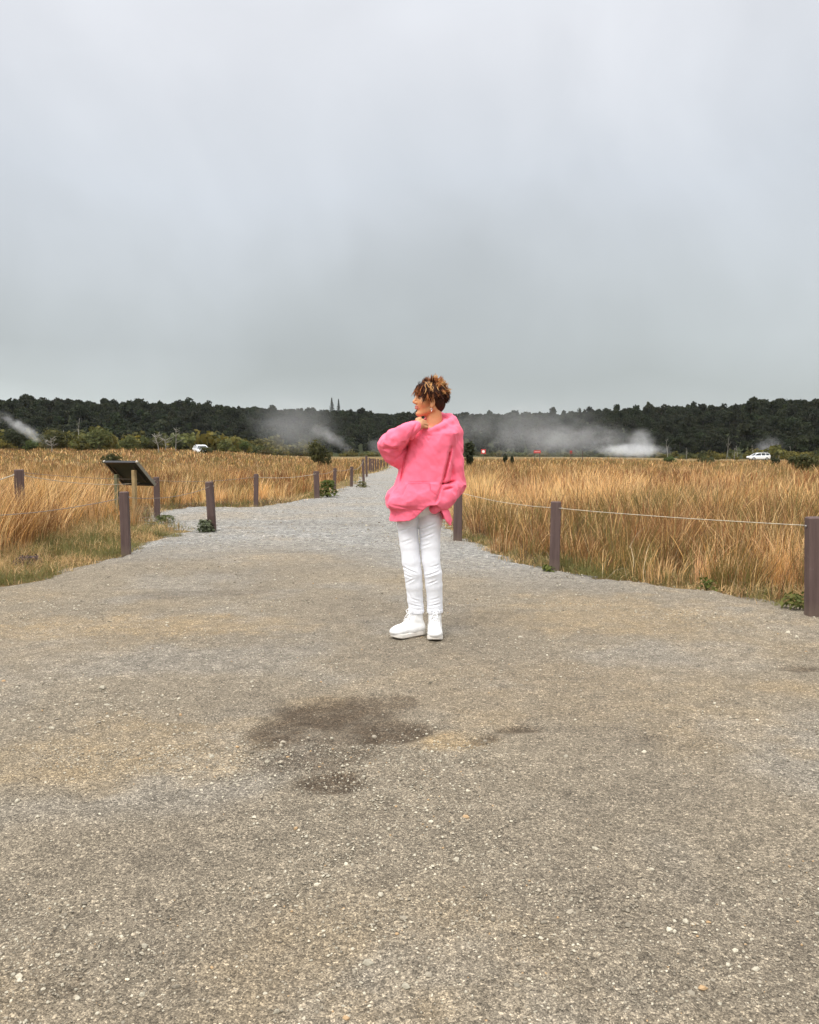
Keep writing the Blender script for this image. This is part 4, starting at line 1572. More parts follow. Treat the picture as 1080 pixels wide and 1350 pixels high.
print('jeans')
M_JEANS = mat_cloth('white_denim', (0.80, 0.80, 0.83), 0.03, 900, 0.0003, 0.85, 0.05, 0.0007, (1, 1, .9))
V, F = build_jeans()
jeans = link("jeans", np_mesh("jeans", V, F, M_JEANS, True), person)


# ---- shoes: white high-tops
def build_shoe(ank, heading, ln=0.252):
    """ank: ankle point on the ground (figure frame); heading: unit vector towards the toes"""
    hd = np.array([heading[0], heading[1], 0.0]); hd /= np.linalg.norm(hd)
    sd_ = np.array([hd[1], -hd[0], 0.0])
    P = lambda f, s, z: ank + hd * f + sd_ * s + np.array([0, 0, z])
    lo = ank - np.array([.26, .30, .01]); hi = ank + np.array([.22, .22, .215])
    M = np.array([hd, sd_, [0, 0, 1.0]])
    toe = ln - 0.062
    up = Field(lo, hi, 0.0036)
    up.chain([(*P(.0, 0, .165), .0415), (*P(.0, 0, .10), .0405), (*P(-.016, 0, .05), .041)], .01)
    up.ell(P(toe - .050, 0, .042), (.062, .047, .033), .015, 'u', M)
    up.chain([(*P(-.012, 0, .05), .042), (*P(.05, 0, .045), .042), (*P(toe - .05, 0, .038), .036)], .02)
    up.chain([(*P(.016, 0, .128), .032), (*P(.06, 0, .078), .027), (*P(toe - .055, 0, .050), .022)], .02)
    up.cone(P(.0, 0, .165), P(.0, 0, .23), .034, .036, .004, 's')
    # panel lines: toe cap, eyestay, heel counter, collar roll
    X, Y, Z = up.grid()
    f = (X - ank[0]) * hd[0] + (Y - ank[1]) * hd[1]
    s = (X - ank[0]) * sd_[0] + (Y - ank[1]) * sd_[1]
    z = Z - ank[2]
    gr = lambda e, w_=.0026: np.exp(-(e / w_) ** 2)
    dd = 0.0020 * gr(f - (toe - .052) + 0.6 * (z - .04)) + 0.0020 * gr(np.abs(s) - .020 - .1 * (z - .06)) * (f > .0) * (f < toe - .05) * (z > .05)
    dd = dd + 0.0016 * gr(f + .012 + .35 * (z - .03)) * (z < .11) + 0.0018 * gr(z - .150 + .2 * f)
    dd = dd + 0.0012 * (fbm(X * 60, Y * 60, Z * 60, 420, 2) - .5) * 2
    up.D = np.maximum(up.D + dd, 0.020 + ank[2] - Z).astype(np.float32)
    V1, F1 = up.mesh()
    V1, F1, _ = main_island(V1, F1)
    # sole: one slab following the last, its toe lifted a touch
    so = Field(lo, hi, 0.0036)
    def outline(X, Y, Z):
        f = (X - ank[0]) * hd[0] + (Y - ank[1]) * hd[1]
        s = (X - ank[0]) * sd_[0] + (Y - ank[1]) * sd_[1]
        a = np.clip(f, -.020, toe - .048)
        rad = np.interp(a, [-.03, .03, .09, toe - .048], [.041, .040, .046, .049]).astype(np.float32)
        dd = np.sqrt((f - a) ** 2 + s ** 2) - rad
        z = Z - ank[2]
        lift = .012 * np.clip((f - toe + .07) / .07, 0, 1) ** 2
        dz = np.abs(z - .014 - lift) - .014
        q = np.maximum(np.maximum(dd, dz) + .004, 0)
        return np.sqrt(np.maximum(dd + .004, 0) ** 2 + np.maximum(dz + .004, 0) ** 2) + np.minimum(np.maximum(dd + .004, dz + .004), 0) - .004
    so.add(outline, lo, hi, .002)
    V2, F2 = so.mesh()
    lc = MB()
    for k in range(6):
        t = k / 5.0
        f0, z0 = .044 + t * (toe - .128), .146 - t * .070
        wd = .021
        sg_ = 1 if k % 2 else -1
        pts = [P(f0 + .006 * sg_ * q - 0.002, q * wd, z0 + .012 * (1 - q * q) - .006 * t) for q in np.linspace(-1, 1, 9)]
        lc.tube(pts, .0032, 6)
    # bow
    b0 = P(.046, 0, .158)
    for sgn in (-1, 1):
        lc.tube([b0, b0 + sd_ * .018 * sgn + np.array([0, 0, .012]) + hd * .006, b0 + sd_ * .032 * sgn + hd * .012, b0 + sd_ * .018 * sgn + np.array([0, 0, -.010]) + hd * .016, b0 + hd * .004], .0028, 6)
        lc.tube([b0, b0 + sd_ * .014 * sgn + np.array([0, 0, -.02]) + hd * .018, b0 + sd_ * .024 * sgn + np.array([0, 0, -.045]) + hd * .03], .0026, 6)
    return (V1, F1), (V2, F2), lc


print('shoes')
M_SHOE = mat_cloth('white_leather', (0.80, 0.785, 0.76), 0.04, 260, 0.0006, 0.5, 0.0)
M_SOLE = mat_cloth('rubber_sole', (0.74, 0.69, 0.62), 0.10, 60, 0.0012, 0.7, 0.0)
M_LACE = mat_cloth('lace', (0.82, 0.81, 0.80), 0.05, 900, 0.0004, 0.9, 0.0)
aL = L(549, 806, .004); aL[2] = 0.0
aR = L(573.4, 807, .006); aR[2] = 0.0
for ank, hd in ((aL, (-.80, -.60)), (aR, (-.02, -1.0))):
    (v1, f1), (v2, f2), lc = build_shoe(ank, hd)
    shoe = link("shoe", np_mesh("shoe_upper", v1, f1, M_SHOE, True), person)
    link("sole", np_mesh("sole", v2, f2, M_SOLE, True), shoe)
    lc.build("lace", M_LACE, shoe, True)


# ---- hair: a cap on the scalp and several hundred tapering locks
def build_hair():
    r = np.random.default_rng(31)
    fd = Field(HC - .17, HC + .17, 0.0036)
    e = lambda f, s, u, a, b, c_, k=0.012, op='u': fd.ell(H(f, s, u), (a, b, c_), k, op, HM)
    e(-.018, 0, .030, .092, .078, .079, .01)
    e(-.052, 0, -.024, .050, .066, .064, .02)
    e(.030, 0, .060, .052, .062, .040, .02)
    # cut the face and ears free
    e(.090, 0, -.034, .058, .12, .062, .01, 's')
    e(.012, .085, -.040, .032, .03, .044, .01, 's')
    e(.012, -.085, -.040, .032, .03, .044, .01, 's')
    X, Y, Z = fd.grid()
    fd.D = (fd.D - 0.005 * (fbm(X * 60, Y * 60, Z * 25, 501, 2) - .5)).astype(np.float32)
    V, F = fd.mesh()
    V, F, _ = main_island(V, F)
    q = (V - HC) @ HM.T
    C = np.tile(np.array([0.030, 0.012, 0.007]), (len(V), 1)) * (0.7 + 0.7 * fbm(q[:, 0] * 60, q[:, 1] * 60, q[:, 2] * 20, 502, 2))[:, None]
    Vs, Fs, Cs, off = [V], [F], [C], len(V)
    DARKH, MID, BLOND, COPPER = (np.array(c) for c in ((0.040, 0.014, 0.008), (0.17, 0.062, 0.022), (0.56, 0.30, 0.115), (0.34, 0.115, 0.035)))

    def lock(p, d0, d1, ln, rad, col0, col1, nseg=6, flat=.5):
        nonlocal off
        pts = [p]
        d = d0 / np.linalg.norm(d0)
        d1 = d1 / np.linalg.norm(d1)
        for k in range(nseg):
            dd = d * (1 - (k + .5) / nseg) + d1 * (k + .5) / nseg + r.normal(0, .10, 3)
            dd /= np.linalg.norm(dd)
            pts.append(pts[-1] + dd * ln / nseg)
        pts = np.array(pts)
        tg = np.gradient(pts, axis=0); tg /= np.linalg.norm(tg, axis=1)[:, None]
        ref = r.normal(size=3)
        a = np.cross(tg, ref); a /= np.linalg.norm(a, axis=1)[:, None]
        b = np.cross(tg, a)
        t = np.linspace(0, 1, nseg + 1)
        rr_ = rad * (1 - t ** 1.6) + .0004
        V = np.stack([pts + a * rr_[:, None], pts + b * (rr_ * flat)[:, None], pts - a * rr_[:, None], pts - b * (rr_ * flat)[:, None]], 1).reshape(-1, 3)
        Fq = np.concatenate([np.stack([k * 4 + np.arange(4), k * 4 + (np.arange(4) + 1) % 4, k * 4 + 4 + (np.arange(4) + 1) % 4, k * 4 + 4 + np.arange(4)], 1) for k in range(nseg)])
        m = smooth01(.1, .7, t)[:, None]
        C = np.repeat(col0 * (1 - m) + col1 * m, 4, 0)
        Vs.append(V); Fs.append(Fq + off); Cs.append(C); off += len(V)

    # locks gather in clumps that share a direction, a tint and a tip
    n = 0
    while n < 150:
        d = r.normal(size=3); d /= np.linalg.norm(d)
        f, s, u = d
        p = np.array([-.018 + .088 * f, .073 * s, .026 + .074 * u])
        if f > .05 and p[2] < .030:                # the face
            continue
        if p[2] < -.050 and f > -.4:
            continue
        if abs(s) > .6 and p[2] < -.004 and f > -.35:   # round the ears
            continue
        n += 1
        nrm = H(f, s, u) - HC
        top = smooth01(.30, .80, u)
        k = r.uniform()
        if top > .25:                                  # crown: brushed up, tousled
            d1 = nrm * .35 + Uv * r.uniform(.6, 1.1) - Fv * (abs(r.normal(.2, .35)) if f > .2 else r.normal(.15, .4)) + Sv * r.normal(0, .45)
            ln = r.uniform(.024, .044) * (1.0 + .15 * (f > 0))
            tip = (BLOND if k < .38 else (COPPER if k < .74 else MID)) if f < .25 or u > .85 else (DARKH if k < .4 else (MID if k < .7 else COPPER))
            sp = .010
        elif f > .15:                                  # fringe sweeping forward and down over the brow
            d1 = Fv * .02 - Uv * r.uniform(.8, 1.2) + Sv * r.normal(.1, .22)
            ln = r.uniform(.045, .070)
            tip = DARKH if k < .55 else (MID if k < .84 else (COPPER if k < .93 else BLOND))
            sp = .010
        else:                                          # sides and nape lie close, back of the head lifts a little
            lift = smooth01(.10, .55, u)
            d1 = -Uv * (1.0 - 1.1 * lift) - Fv * .35 + nrm * (.05 + .25 * lift) + Sv * r.normal(0, .15)
            ln = r.uniform(.020, .033) * (1 if u > -.2 else .65)
            if u < .12:
                tip = DARKH if k < .82 else MID
            else:
                tip = MID if k < .42 else (COPPER if k < .66 else (BLOND if k < .84 else DARKH))
            sp = .011
        d1 = d1 / np.linalg.norm(d1)
        root = H(*p)
        goal = root + d1 * ln + (H(f, s, u) - HC) * .12 * ln
        for q in range(11):
            pj = d + r.normal(0, sp / .075, 3)
            pj /= np.linalg.norm(pj)
            if pj[0] > .08 and .026 + .074 * pj[2] < .026:
                continue
            P = H(-.018 + .088 * pj[0], .073 * pj[1], .026 + .074 * pj[2])
            g2 = goal + r.normal(0, .0045, 3)
            v = g2 - P
            lv = np.linalg.norm(v)
            lock(P, nrm / np.linalg.norm(nrm) * (.2 if (top <= .25 and f > .15) else .8) + v / lv, v / lv, lv * r.uniform(.8, 1.12), r.uniform(.0026, .0046), DARKH * r.uniform(.7, 1.6), tip * r.uniform(.75, 1.25))
    for k in range(150):                               # temple and sideburn, falling before the ear
        p = H(r.uniform(.012, .062), r.uniform(.054, .068) - .0, r.uniform(.012, .055))
        lock(p, Sv * .6 - Uv * .6 + Fv * r.normal(.1, .3), -Uv + Fv * r.normal(-.05, .3) + Sv * .05, r.uniform(.030, .056), r.uniform(.003, .005), DARKH * r.uniform(.7, 1.5), (DARKH if r.uniform() < .65 else MID) * r.uniform(.8, 1.3))
    for k in range(120):                               # fringe over the brow
        sgn = 1 if r.uniform() < .7 else -1
        p = H(r.uniform(.050, .074), sgn * r.uniform(.0, .050), r.uniform(.055, .085))
        lock(p, Fv * .45 - Uv * .5 + Sv * .2 * sgn, -Uv * 1.0 + Fv * r.uniform(-.1, .35) + Sv * r.normal(.05, .25), r.uniform(.045, .074), r.uniform(.003, .0048), DARKH * r.uniform(.8, 1.6), (MID if r.uniform() < .5 else (DARKH if r.uniform() < .6 else COPPER)) * r.uniform(.8, 1.3))
    # a few bright streaks laid over the side of the crown, as dyed highlights
    for k in range(20):
        p = H(r.uniform(-.05, .055), r.uniform(.030, .070), r.uniform(.055, .10))
        d0 = Sv * .5 - Uv * .3 + Fv * r.normal(0, .4)
        lock(p + Sv * .012, d0, -Uv * 1.0 - Fv * r.normal(.2, .5) + Sv * .2, r.uniform(.04, .062), .0030, BLOND * .9, BLOND * r.uniform(.8, 1.3))
    return np.concatenate(Vs), [np.concatenate(Fs)], np.concatenate(Cs)


print('hair')
M_HAIR = mat_attr('hair', 0.62, 0.12, bscale=120)
V, F, C = build_hair()
hair = link("hair", np_mesh("hair", V, F, M_HAIR, True, C), person)

er = MB()
e0 = H(.002, .075, -.064)
aa = np.linspace(0, 2 * np.pi, 15)
er.tube([e0 + Fv * .006 * np.cos(a) + Uv * (.006 * np.sin(a) - .006) for a in aa], .0013, 6, False)
er.tube([e0 - Uv * .012, e0 - Uv * .020, e0 - Uv * .024], [.0016, .0024, .0008], 6)
er.build("earring", mat_simple('silver', (0.75, 0.74, 0.72), 0.2, 0.5, 0.05, 60, metal=1.0), person, True)

# ================================================================== POSTS AND CABLES
def mat_post(name, stain=False):
    m, nt = new_mat(name)
    tc = nt.n('ShaderNodeTexCoord')
    P = tc.outputs['Object']
    mpn = nt.n('ShaderNodeMapping')
    mpn.inputs['Scale'].default_value = (30, 30, 2.2)
    nt.l(P, mpn.inputs[0])
    grain = nt.noise(mpn.outputs[0], 1.0, 6, 0.65)
    sp = nt.noise(P, 26.0, 5, 0.7)
    c = nt.mix(nt.ramp(grain.outputs[0], [(0.3, 0.0), (0.7, 1.0)]), (0.072, 0.046, 0.040), (0.122, 0.082, 0.072))
    c = nt.mix(nt.math('MULTIPLY', nt.ramp(sp.outputs[0], [(0.62, 0.0), (0.75, 1.0)]), 0.35), c, (0.22, 0.165, 0.15))
    # soil splashed on the foot of the post
    sepn = nt.n('ShaderNodeSeparateXYZ')
    nt.l(P, sepn.inputs[0])
    hgt = nt.math('ADD', sepn.outputs[2], nt.math('MULTIPLY', nt.math('SUBTRACT', sp.outputs[0], 0.5), 0.10))
    if stain:
        k = nt.ramp(hgt, [(0.24, 1.0), (0.27, 0.0)])
        c = nt.mix(nt.math('MULTIPLY', k, 0.75), c, (0.070, 0.042, 0.034))
    else:
        k = nt.ramp(hgt, [(0.02, 1.0), (0.13, 0.0)])
        c = nt.mix(nt.math('MULTIPLY', k, 0.5), c, (0.16, 0.12, 0.085))
    finish(nt, bsdf(nt, c, 0.8, 0.25, bump(nt, grain.outputs[0], 0.8, 0.004)).outputs[0])
    return m


M_POST = mat_post('post_timber')
M_POST_S = mat_post('post_timber_stained', True)
M_CABLE = mat_simple('steel_cable', (0.20, 0.165, 0.13), 0.6, 0.4, 0.25, 30)
M_CABLE_P = mat_simple('bleached_cable', (0.42, 0.365, 0.275), 0.8, 0.2, 0.25, 30)
M_STEEL = mat_simple('dull_steel', (0.33, 0.31, 0.29), 0.5, 0.5, 0.2, 60, metal=0.8)
rp_ = np.random.default_rng(77)
POSTS = {}


def post(key, x, y, h, w_, rz, label, mat=None, zb=None, bolt=True):
    zb = (float(gravel_z(x, y)) if zb is None else zb) - 0.02
    mb = MB()
    b = 0.008
    mb.box((0, 0, h / 2 - 0.10), (w_, w_, h + 0.20), None, b)
    o = mb.build("fence_post", mat or M_POST, None, False)
    o.location = (x, y, zb)
    o.rotation_euler = (R(rp_.normal(0, 1.0)), R(rp_.normal(0, 1.1)), rz)
    tag(o, label, 'post', 'brown square posts along the path')
    if bolt:
        k = MB()
        xs = [-w_ / 2 - .012, -w_ / 2 - .004, -w_ / 2 - .003, w_ / 2 + .003, w_ / 2 + .004, w_ / 2 + .012]
        k.tube([(t, 0, h - .065) for t in xs], [.009, .010, .004, .004, .010, .009], 8)
        k.build("eye_bolt", M_STEEL, o, True)
    POSTS[key] = (np.array([x, y, zb + h - .065]), w_)
    return o


def gp(px, py):
    return ground_at(px, py)[:2]


post('L1', *gp(166.5, 729), .74, .096, R(6), 'brown post standing alone at the turf edge, nearest of the posts before the tilted panel')
post('L2', *gp(280, 699), .765, .104, R(-4), 'brown post with a dark stained foot and a leafy weed growing against it', M_POST_S)
post('L3', *gp(207.5, 681), .765, .100, R(10), 'brown post just past the lower corner of the tilted display panel', zb=-.02)
post('L4', *gp(337.5, 666), .73, .096, R(3), 'brown post at the grass edge, first one beyond the stained post with a weed')
post('L5', *gp(418, 656), .72, .135, R(12), 'weathered brown post beside a green weed clump on the far bend of the path')
post('L6', *gp(441, 646), .72, .105, R(5), 'slim brown post just behind the green weed clump, second along the bend')
post('L7', *gp(463.5, 640.5), .72, .105, R(5), 'slim brown post third along the bend, standing before the bare gap in the fence')
post('L8', *gp(479.5, 634.5), .95, .10, R(5), 'tall dark post nearest the path at the end of the bare gap')
post('L9', *gp(483.5, 628), 1.08, .11, R(5), 'tall dark post touching the back of another tall post at the gap')
for k, (px, py, h) in enumerate([(487, 621, 0.88), (489.6, 621.5, .86), (492.4, 621, .86), (495.4, 620.5, .82), (498.6, 619.5, .80), (502.3, 618, .72), (506.5, 616.8, .70), (511, 616, .66)]):
    post('F%d' % k, *gp(px, py), h, .105, R(4), 'thin brown post in the tight far row by the raised pink sleeve', bolt=False)
post('R1', *gp(603.5, 711), .735, .115, R(-5), 'brown post half hidden behind the person, under the pink sleeve', zb=-.01)
post('R2', *gp(731, 748), .70, .10, R(-8), 'brown post in front of tall golden grass, alone between the person and the frame edge')
post('R3', *gp(1073, 810), .73, .10, R(-4), 'large near brown post at the frame edge, nearest of all the posts')
xl = at_depth(25, 616, 10.8)
post('L0', float(xl[0]), 10.8, float(xl[2]) + .02, .118, R(24), 'brown post sunk deep in golden grass at the frame edge, cables tied to its top', zb=-.03)
post('LX', -5.9, 8.1, .74, .10, R(6), 'brown post in the turf outside the frame beside the near cable', zb=-.02)
post('RX', 4.9, 4.9, .73, .10, R(-4), 'brown post outside the frame at the end of the grass-side cable', zb=-.01)


def cable(a, b, sag, label, rad=.0045, mat=None, da=0.0, db=0.0, twist=True):
    p, q = POSTS[a][0].copy(), POSTS[b][0].copy()
    p[2] += da; q[2] += db
    t = np.linspace(0, 1, 33)[:, None]
    pts = p * (1 - t) + q * t
    pts[:, 2] -= 4 * sag * (t * (1 - t))[:, 0]
    pts[:, 0] += .006 * np.sin(t[:, 0] * 17 + 3 * sag * 30)
    mb = MB()
    mb.tube(pts - pts[0], rad, 6)
    o = mb.build("fence_cable", mat or M_CABLE, None, True)
    o.location = pts[0]
    tag(o, label, 'cable', 'cables strung between the posts')
    return o


cable('L1', 'LX', .16, 'dark slack cable sagging from the turf-edge post out past the frame edge')
cable('L1', 'L2', .075, 'dark slack cable between the turf-edge post and the stained post', .004)
cable('L0', 'L3', .10, 'pale bleached cable hanging below another from the grass-sunk post to the panel', .0048, M_CABLE_P, .0, .0)
cable('L0', 'L3', .035, 'thin grey cable running above the pale one from the grass-sunk post', .0036, None, .03, .03)
cable('L0', 'LX', .10, 'pale bleached cable dropping steeply from the grass-sunk post towards the viewer', .007, M_CABLE_P, .02, -.05)
cable('L3', 'L4', .05, 'thin cable in front of golden grass between the panel post and the next post', .0045)
cable('L4', 'L5', .06, 'thin pale cable before golden grass leading on to the weathered bend post', .006, M_CABLE_P)
cable('L5', 'L6', .05, 'short cable over the green weed clump at the bend', .006)
cable('L6', 'L7', .05, 'short cable between the two slim posts at the bend', .007)
cable('L7', 'L8', .16, 'sagging cable across the bare gap to the tall dark post', .010)
cable('R1', 'R2', .035, 'taut thin cable from behind the person to the lone post before the grass', .0031, M_CABLE_P)
cable('R2', 'R3', .012, 'taut pale cable across the tall golden grass to the large near post', .0034, M_CABLE_P)
cable('R3', 'RX', .03, 'cable leaving the large near post out of the frame', .0048, M_CABLE_P)


# ================================================================== TILTED DISPLAY PANEL, SEEN FROM BEHIND
def display_panel():
    Y = 14.0
    a = at_depth(158.5, 608.5, Y)
    W_, ddir = .76, np.array([.20, .36, -.41])
    wd = np.array([.874, -.486, 0.0]); wd /= np.linalg.norm(wd)
    Ld = np.linalg.norm(ddir)
    dd = ddir / Ld
    nn = np.cross(wd, dd)
    if nn[2] < 0:
        nn = -nn
    root = empty("display_panel", (float(a[0]), float(a[1]), -.03))
    o = np.array(root.location)
    tag(root, 'tilted dark display panel on two wooden legs in the grass, seen from behind', 'information panel')
    M = np.stack([wd, dd, nn], 1)
    top = a - o
    mid = top + dd * Ld / 2
    dark = mat_simple('panel_back', (0.030, 0.036, 0.026), 0.6, 0.3, 0.2, 6)
    black = mat_simple('panel_frame', (0.013, 0.012, 0.012), 0.45, 0.4, 0.2, 20)
    wood = mat_simple('panel_leg_wood', (0.30, 0.215, 0.105), 0.8, 0.2, 0.25, 14, 0.003)
    green = mat_simple('panel_leg_weathered', (0.135, 0.135, 0.075), 0.8, 0.2, 0.25, 14, 0.003)
    face = mat_simple('panel_face', (0.25, 0.30, 0.27), 0.3, 0.4, 0.4, 5)
    steel = mat_simple('panel_edge', (0.17, 0.16, 0.125), 0.5, 0.4, 0.15, 20)
    MB().box(mid, (W_ - .05, Ld - .05, .018), M).build("backing_board", dark, root)
    MB().box(mid + nn * .0125, (W_ - .06, Ld - .06, .004), M).build("printed_face", face, root)
    f = MB()
    t = .045
    for s in (-1, 1):
        f.box(mid + dd * s * (Ld / 2 - t / 2), (W_, t, .05), M, .004)
        f.box(mid + wd * s * (W_ / 2 - t / 2 ), (t, Ld - 2 * t - .004, .048), M, .004)
    f.build("frame", black, root)
    for s in (-1, 1):
        e = MB()
        e.box(mid + wd * s * (W_ / 2 + .005) + nn * .004, (.008, Ld + .01, .056), M)
        e.build("edge_strip", steel, root)
    for s, m_, dn in ((-1, green, .42), (1, wood, .22)):
        p = mid + wd * s * (W_ / 2 - .12) - dd * (Ld / 2 - Ld * dn) - nn * .045
        lg = MB()
        hgt = p[2]
        lg.box((p[0], p[1], hgt / 2 - .12), (.066, .066, hgt + .20), Matrix.Rotation(R(-20), 3, 'Z'), .006)
        lg.build("leg", m_, root)
        br = MB()
        br.box(mid + wd * s * (W_ / 2 - .12) - nn * .0285, (.05, Ld * .62, .007), M)
        br.build("bracket", black, root)
    for s in (-1, 1):
        b = MB()
        b.tube([top + wd * s * (W_ / 2 + .012) - nn * .0, top + wd * s * (W_ / 2 + .03)], [.022, .016], 8)
        b.build("corner_cap", mat_simple('cap_pale', (0.62, 0.56, 0.46), 0.6, 0.3, 0.1, 20), root, True)


display_panel()


# ================================================================== FAR ROAD SIGNS
M_RED = mat_simple('sign_red', (0.52, 0.055, 0.045), 0.5, 0.4, 0.1, 5)
M_WHITE = mat_simple('sign_white', (0.80, 0.79, 0.77), 0.5, 0.4, 0.05, 5)
M_DKPOST = mat_simple('sign_post', (0.10, 0.065, 0.05), 0.7, 0.3, 0.2, 5)


def disc(mb, c, r_, th, seg=20, oct=False):
    n = 8 if oct else seg
    a = np.arange(n) * 2 * np.pi / n + np.pi / n
    mb.prism(np.stack([np.cos(a) * r_, np.sin(a) * r_], 1), np.array([0, th / 2, 0]) + c, np.array([0, -th / 2, 0]) + c, (1, 0, 0), (0, 0, 1))


def road_sign(px, py, Y, kind, label):
    c = at_depth(px, py, Y)
    zb = float(terrain(c[0], c[1])) + FZ - .05
    root = empty("road_sign", (float(c[0]), float(c[1]), zb))
    tag(root, label, 'sign')
    h = c[2] - zb
    if kind == 'round':
        m = MB(); m.box((0, 0, h), (.62, .02, .62), None, .006); m.build("panel", M_RED, root)
        m = MB(); disc(m, np.array([0, -.014, h]), .19, .006); m.build("emblem", M_WHITE, root)
        m = MB(); m.box((0, .035, (h + .25) / 2), (.06, .045, h + .25)); m.build("post", M_DKPOST, root)
    elif kind == 'wide':
        m = MB(); m.box((0, 0, h), (.92, .025, .36), None, .006); m.build("panel", M_RED, root)
        m = MB(); m.box((0, -.016, h + .01), (.70, .006, .035)); m.build("emblem", M_WHITE, root)
        for s in (-1, 1):
            m = MB(); m.box((s * .33, .045, (h + .15) / 2), (.07, .06, h + .15)); m.build("post", M_DKPOST, root)
    else:
        m = MB(); m.box((0, 0, h), (.34, .02, .42), None, .005); m.build("panel", mat_simple('sign_dark_red', (0.26, 0.06, 0.05), 0.5, 0.4, 0.1, 5), root)
        m = MB(); m.box((0, -.013, h + .10), (.24, .006, .10)); m.build("emblem", M_RED, root)
        m = MB(); m.box((0, .04, (h + .2) / 2), (.08, .055, h + .2)); m.build("post", M_DKPOST, root)
    return root


def terrain(x, y):
    x, y = np.asarray(x, float), np.asarray(y, float)
    return terrain_z(x, y)


road_sign(637.5, 595.3, 108, 'round', 'square red sign with a white roundel beyond the grass, closest to the pink sleeve')
road_sign(708.5, 595.6, 108, 'wide', 'wide low red sign on two posts beyond the grass plain')
road_sign(753, 596.0, 112, 'small', 'narrow dark red sign on a single post beyond the grass plain')
c = at_depth(768.3, 596.5, 112)
m = MB()
h_ = float(c[2]) + .25
m.box((0, 0, h_ / 2), (.09, .09, h_), None, .01)
m.box((0, 0, h_ + .012), (.12, .12, .024), None, .006)
mk = m.build("marker_post", M_DKPOST)
mk.location = (float(c[0]), 112.0, FZ - .06)
tag(mk, 'thin dark marker post without a panel, next to the narrow red sign', 'post')


# ================================================================== CARS
M_PAINT = mat_simple('car_paint', (0.80, 0.80, 0.79), 0.25, 0.5, 0.03, 2)
M_GLASS = mat_simple('car_glass', (0.02, 0.024, 0.028), 0.08, 0.6, 0.1, 2)
M_RUB = mat_simple('tyre_rubber', (0.025, 0.025, 0.025), 0.8, 0.2, 0.1, 20)
M_TAIL = mat_simple('lamp_red', (0.35, 0.02, 0.02), 0.3, 0.5, 0.1, 20)
M_RIM = mat_simple('wheel_rim', (0.5, 0.5, 0.5), 0.3, 0.5, 0.1, 20, metal=0.8)


def make_car():
    """estate-bodied off-roader, nose towards -X"""
    root = empty("parked_car", (0, 0, 0))
    # stations: x, z bottom, z belt, half width at belt
    lower = [(-2.28, .48, .78, .62), (-2.18, .36, .90, .80), (-1.7, .30, .98, .90), (-1.0, .28, 1.04, .93), (0.2, .28, 1.06, .94), (1.4, .30, 1.08, .93), (2.05, .36, 1.10, .88), (2.24, .50, 1.06, .78)]
    V, Q = [], []
    for x, zb, zt, w_ in lower:
        V += [(x, -w_ * .9, zb), (x, -w_, zb + .18), (x, -w_, zt - .10), (x, -w_ * .93, zt), (x, w_ * .93, zt), (x, w_, zt - .10), (x, w_, zb + .18), (x, w_ * .9, zb)]
    n = len(lower)
    for k in range(n - 1):
        for i in range(8):
            j = (i + 1) % 8
            Q.append((k * 8 + i, k * 8 + 8 + i, k * 8 + 8 + j, k * 8 + j))
    for o, f in ((0, 0), ((n - 1) * 8, 1)):
        for a in ((0, 1, 6, 7), (1, 2, 5, 6), (2, 3, 4, 5)):
            a = [o + i for i in a]
            Q.append(a if f else a[::-1])
    b = MB(); b.raw(V, Q)
    # roof shell over the glasshouse
    up = [(-.62, 1.50, .66), (-.3, 1.62, .70), (.6, 1.66, .71), (1.5, 1.62, .70), (1.92, 1.52, .66)]
    V, Q = [], []
    for x, z, w_ in up:
        V += [(x, -w_, z - .05), (x, -w_ * .9, z), (x, w_ * .9, z), (x, w_, z - .05), (x, w_ * .95, z - .07), (x, -w_ * .95, z - .07)]
    for k in range(len(up) - 1):
        for i in range(6):
            j = (i + 1) % 6
            Q.append((k * 6 + i, k * 6 + 6 + i, k * 6 + 6 + j, k * 6 + j))
    Q += [(0, 1, 2, 3), (0, 3, 4, 5)]
    e = (len(up) - 1) * 6
    Q += [(e + 3, e + 2, e + 1, e), (e + 5, e + 4, e + 3, e)]
    b.raw(V, Q)
    for s in (-1, 1):                                                 # pillars
        for (x0, x1) in ((-1.32, -.62), (.20, .24), (1.16, 1.18), (2.10, 1.90)):
            b.tube([(x0, s * .88, 1.03), (x1, s * .67, 1.52)], .045, 6)
    b.build("body", M_PAINT, root, False)
    g = MB()
    A = [(-1.28, .80, 1.03), (2.06, .80, 1.05), (1.86, .63, 1.54), (-.60, .63, 1.52)]
    V = [(x, -y, z) for x, y, z in A] + A
    g.raw(V, [(0, 1, 2, 3), (7, 6, 5, 4), (0, 3, 7, 4), (1, 5, 6, 2), (3, 2, 6, 7), (0, 4, 5, 1)])
    g.build("window", M_GLASS, root)
    for x in (-1.42, 1.38):
        for s in (-1, 1):
            t = MB()
            t.tube([(x, s * .72, .36), (x, s * .74, .36), (x, s * .93, .36), (x, s * .955, .36)], [.30, .36, .36, .30], 20)
            tt_ = t.build("wheel", M_RUB, root, False)
            m_ = MB(); m_.tube([(x, s * .94, .36), (x, s * .965, .36)], [.22, .18], 14); m_.build("rim", M_RIM, tt_)
    for s in (-1, 1):
        m_ = MB(); m_.box((2.20, s * .66, .93), (.06, .16, .24), None, .01); m_.build("tail_lamp", M_TAIL, root)
        m_ = MB(); m_.box((-2.21, s * .58, .74), (.08, .26, .12), None, .01); m_.build("headlight", M_GLASS, root)
    m_ = MB(); m_.box((-2.24, 0, .50), (.12, 1.3, .16), None, .02); m_.build("bumper", M_RUB, root)
    return root


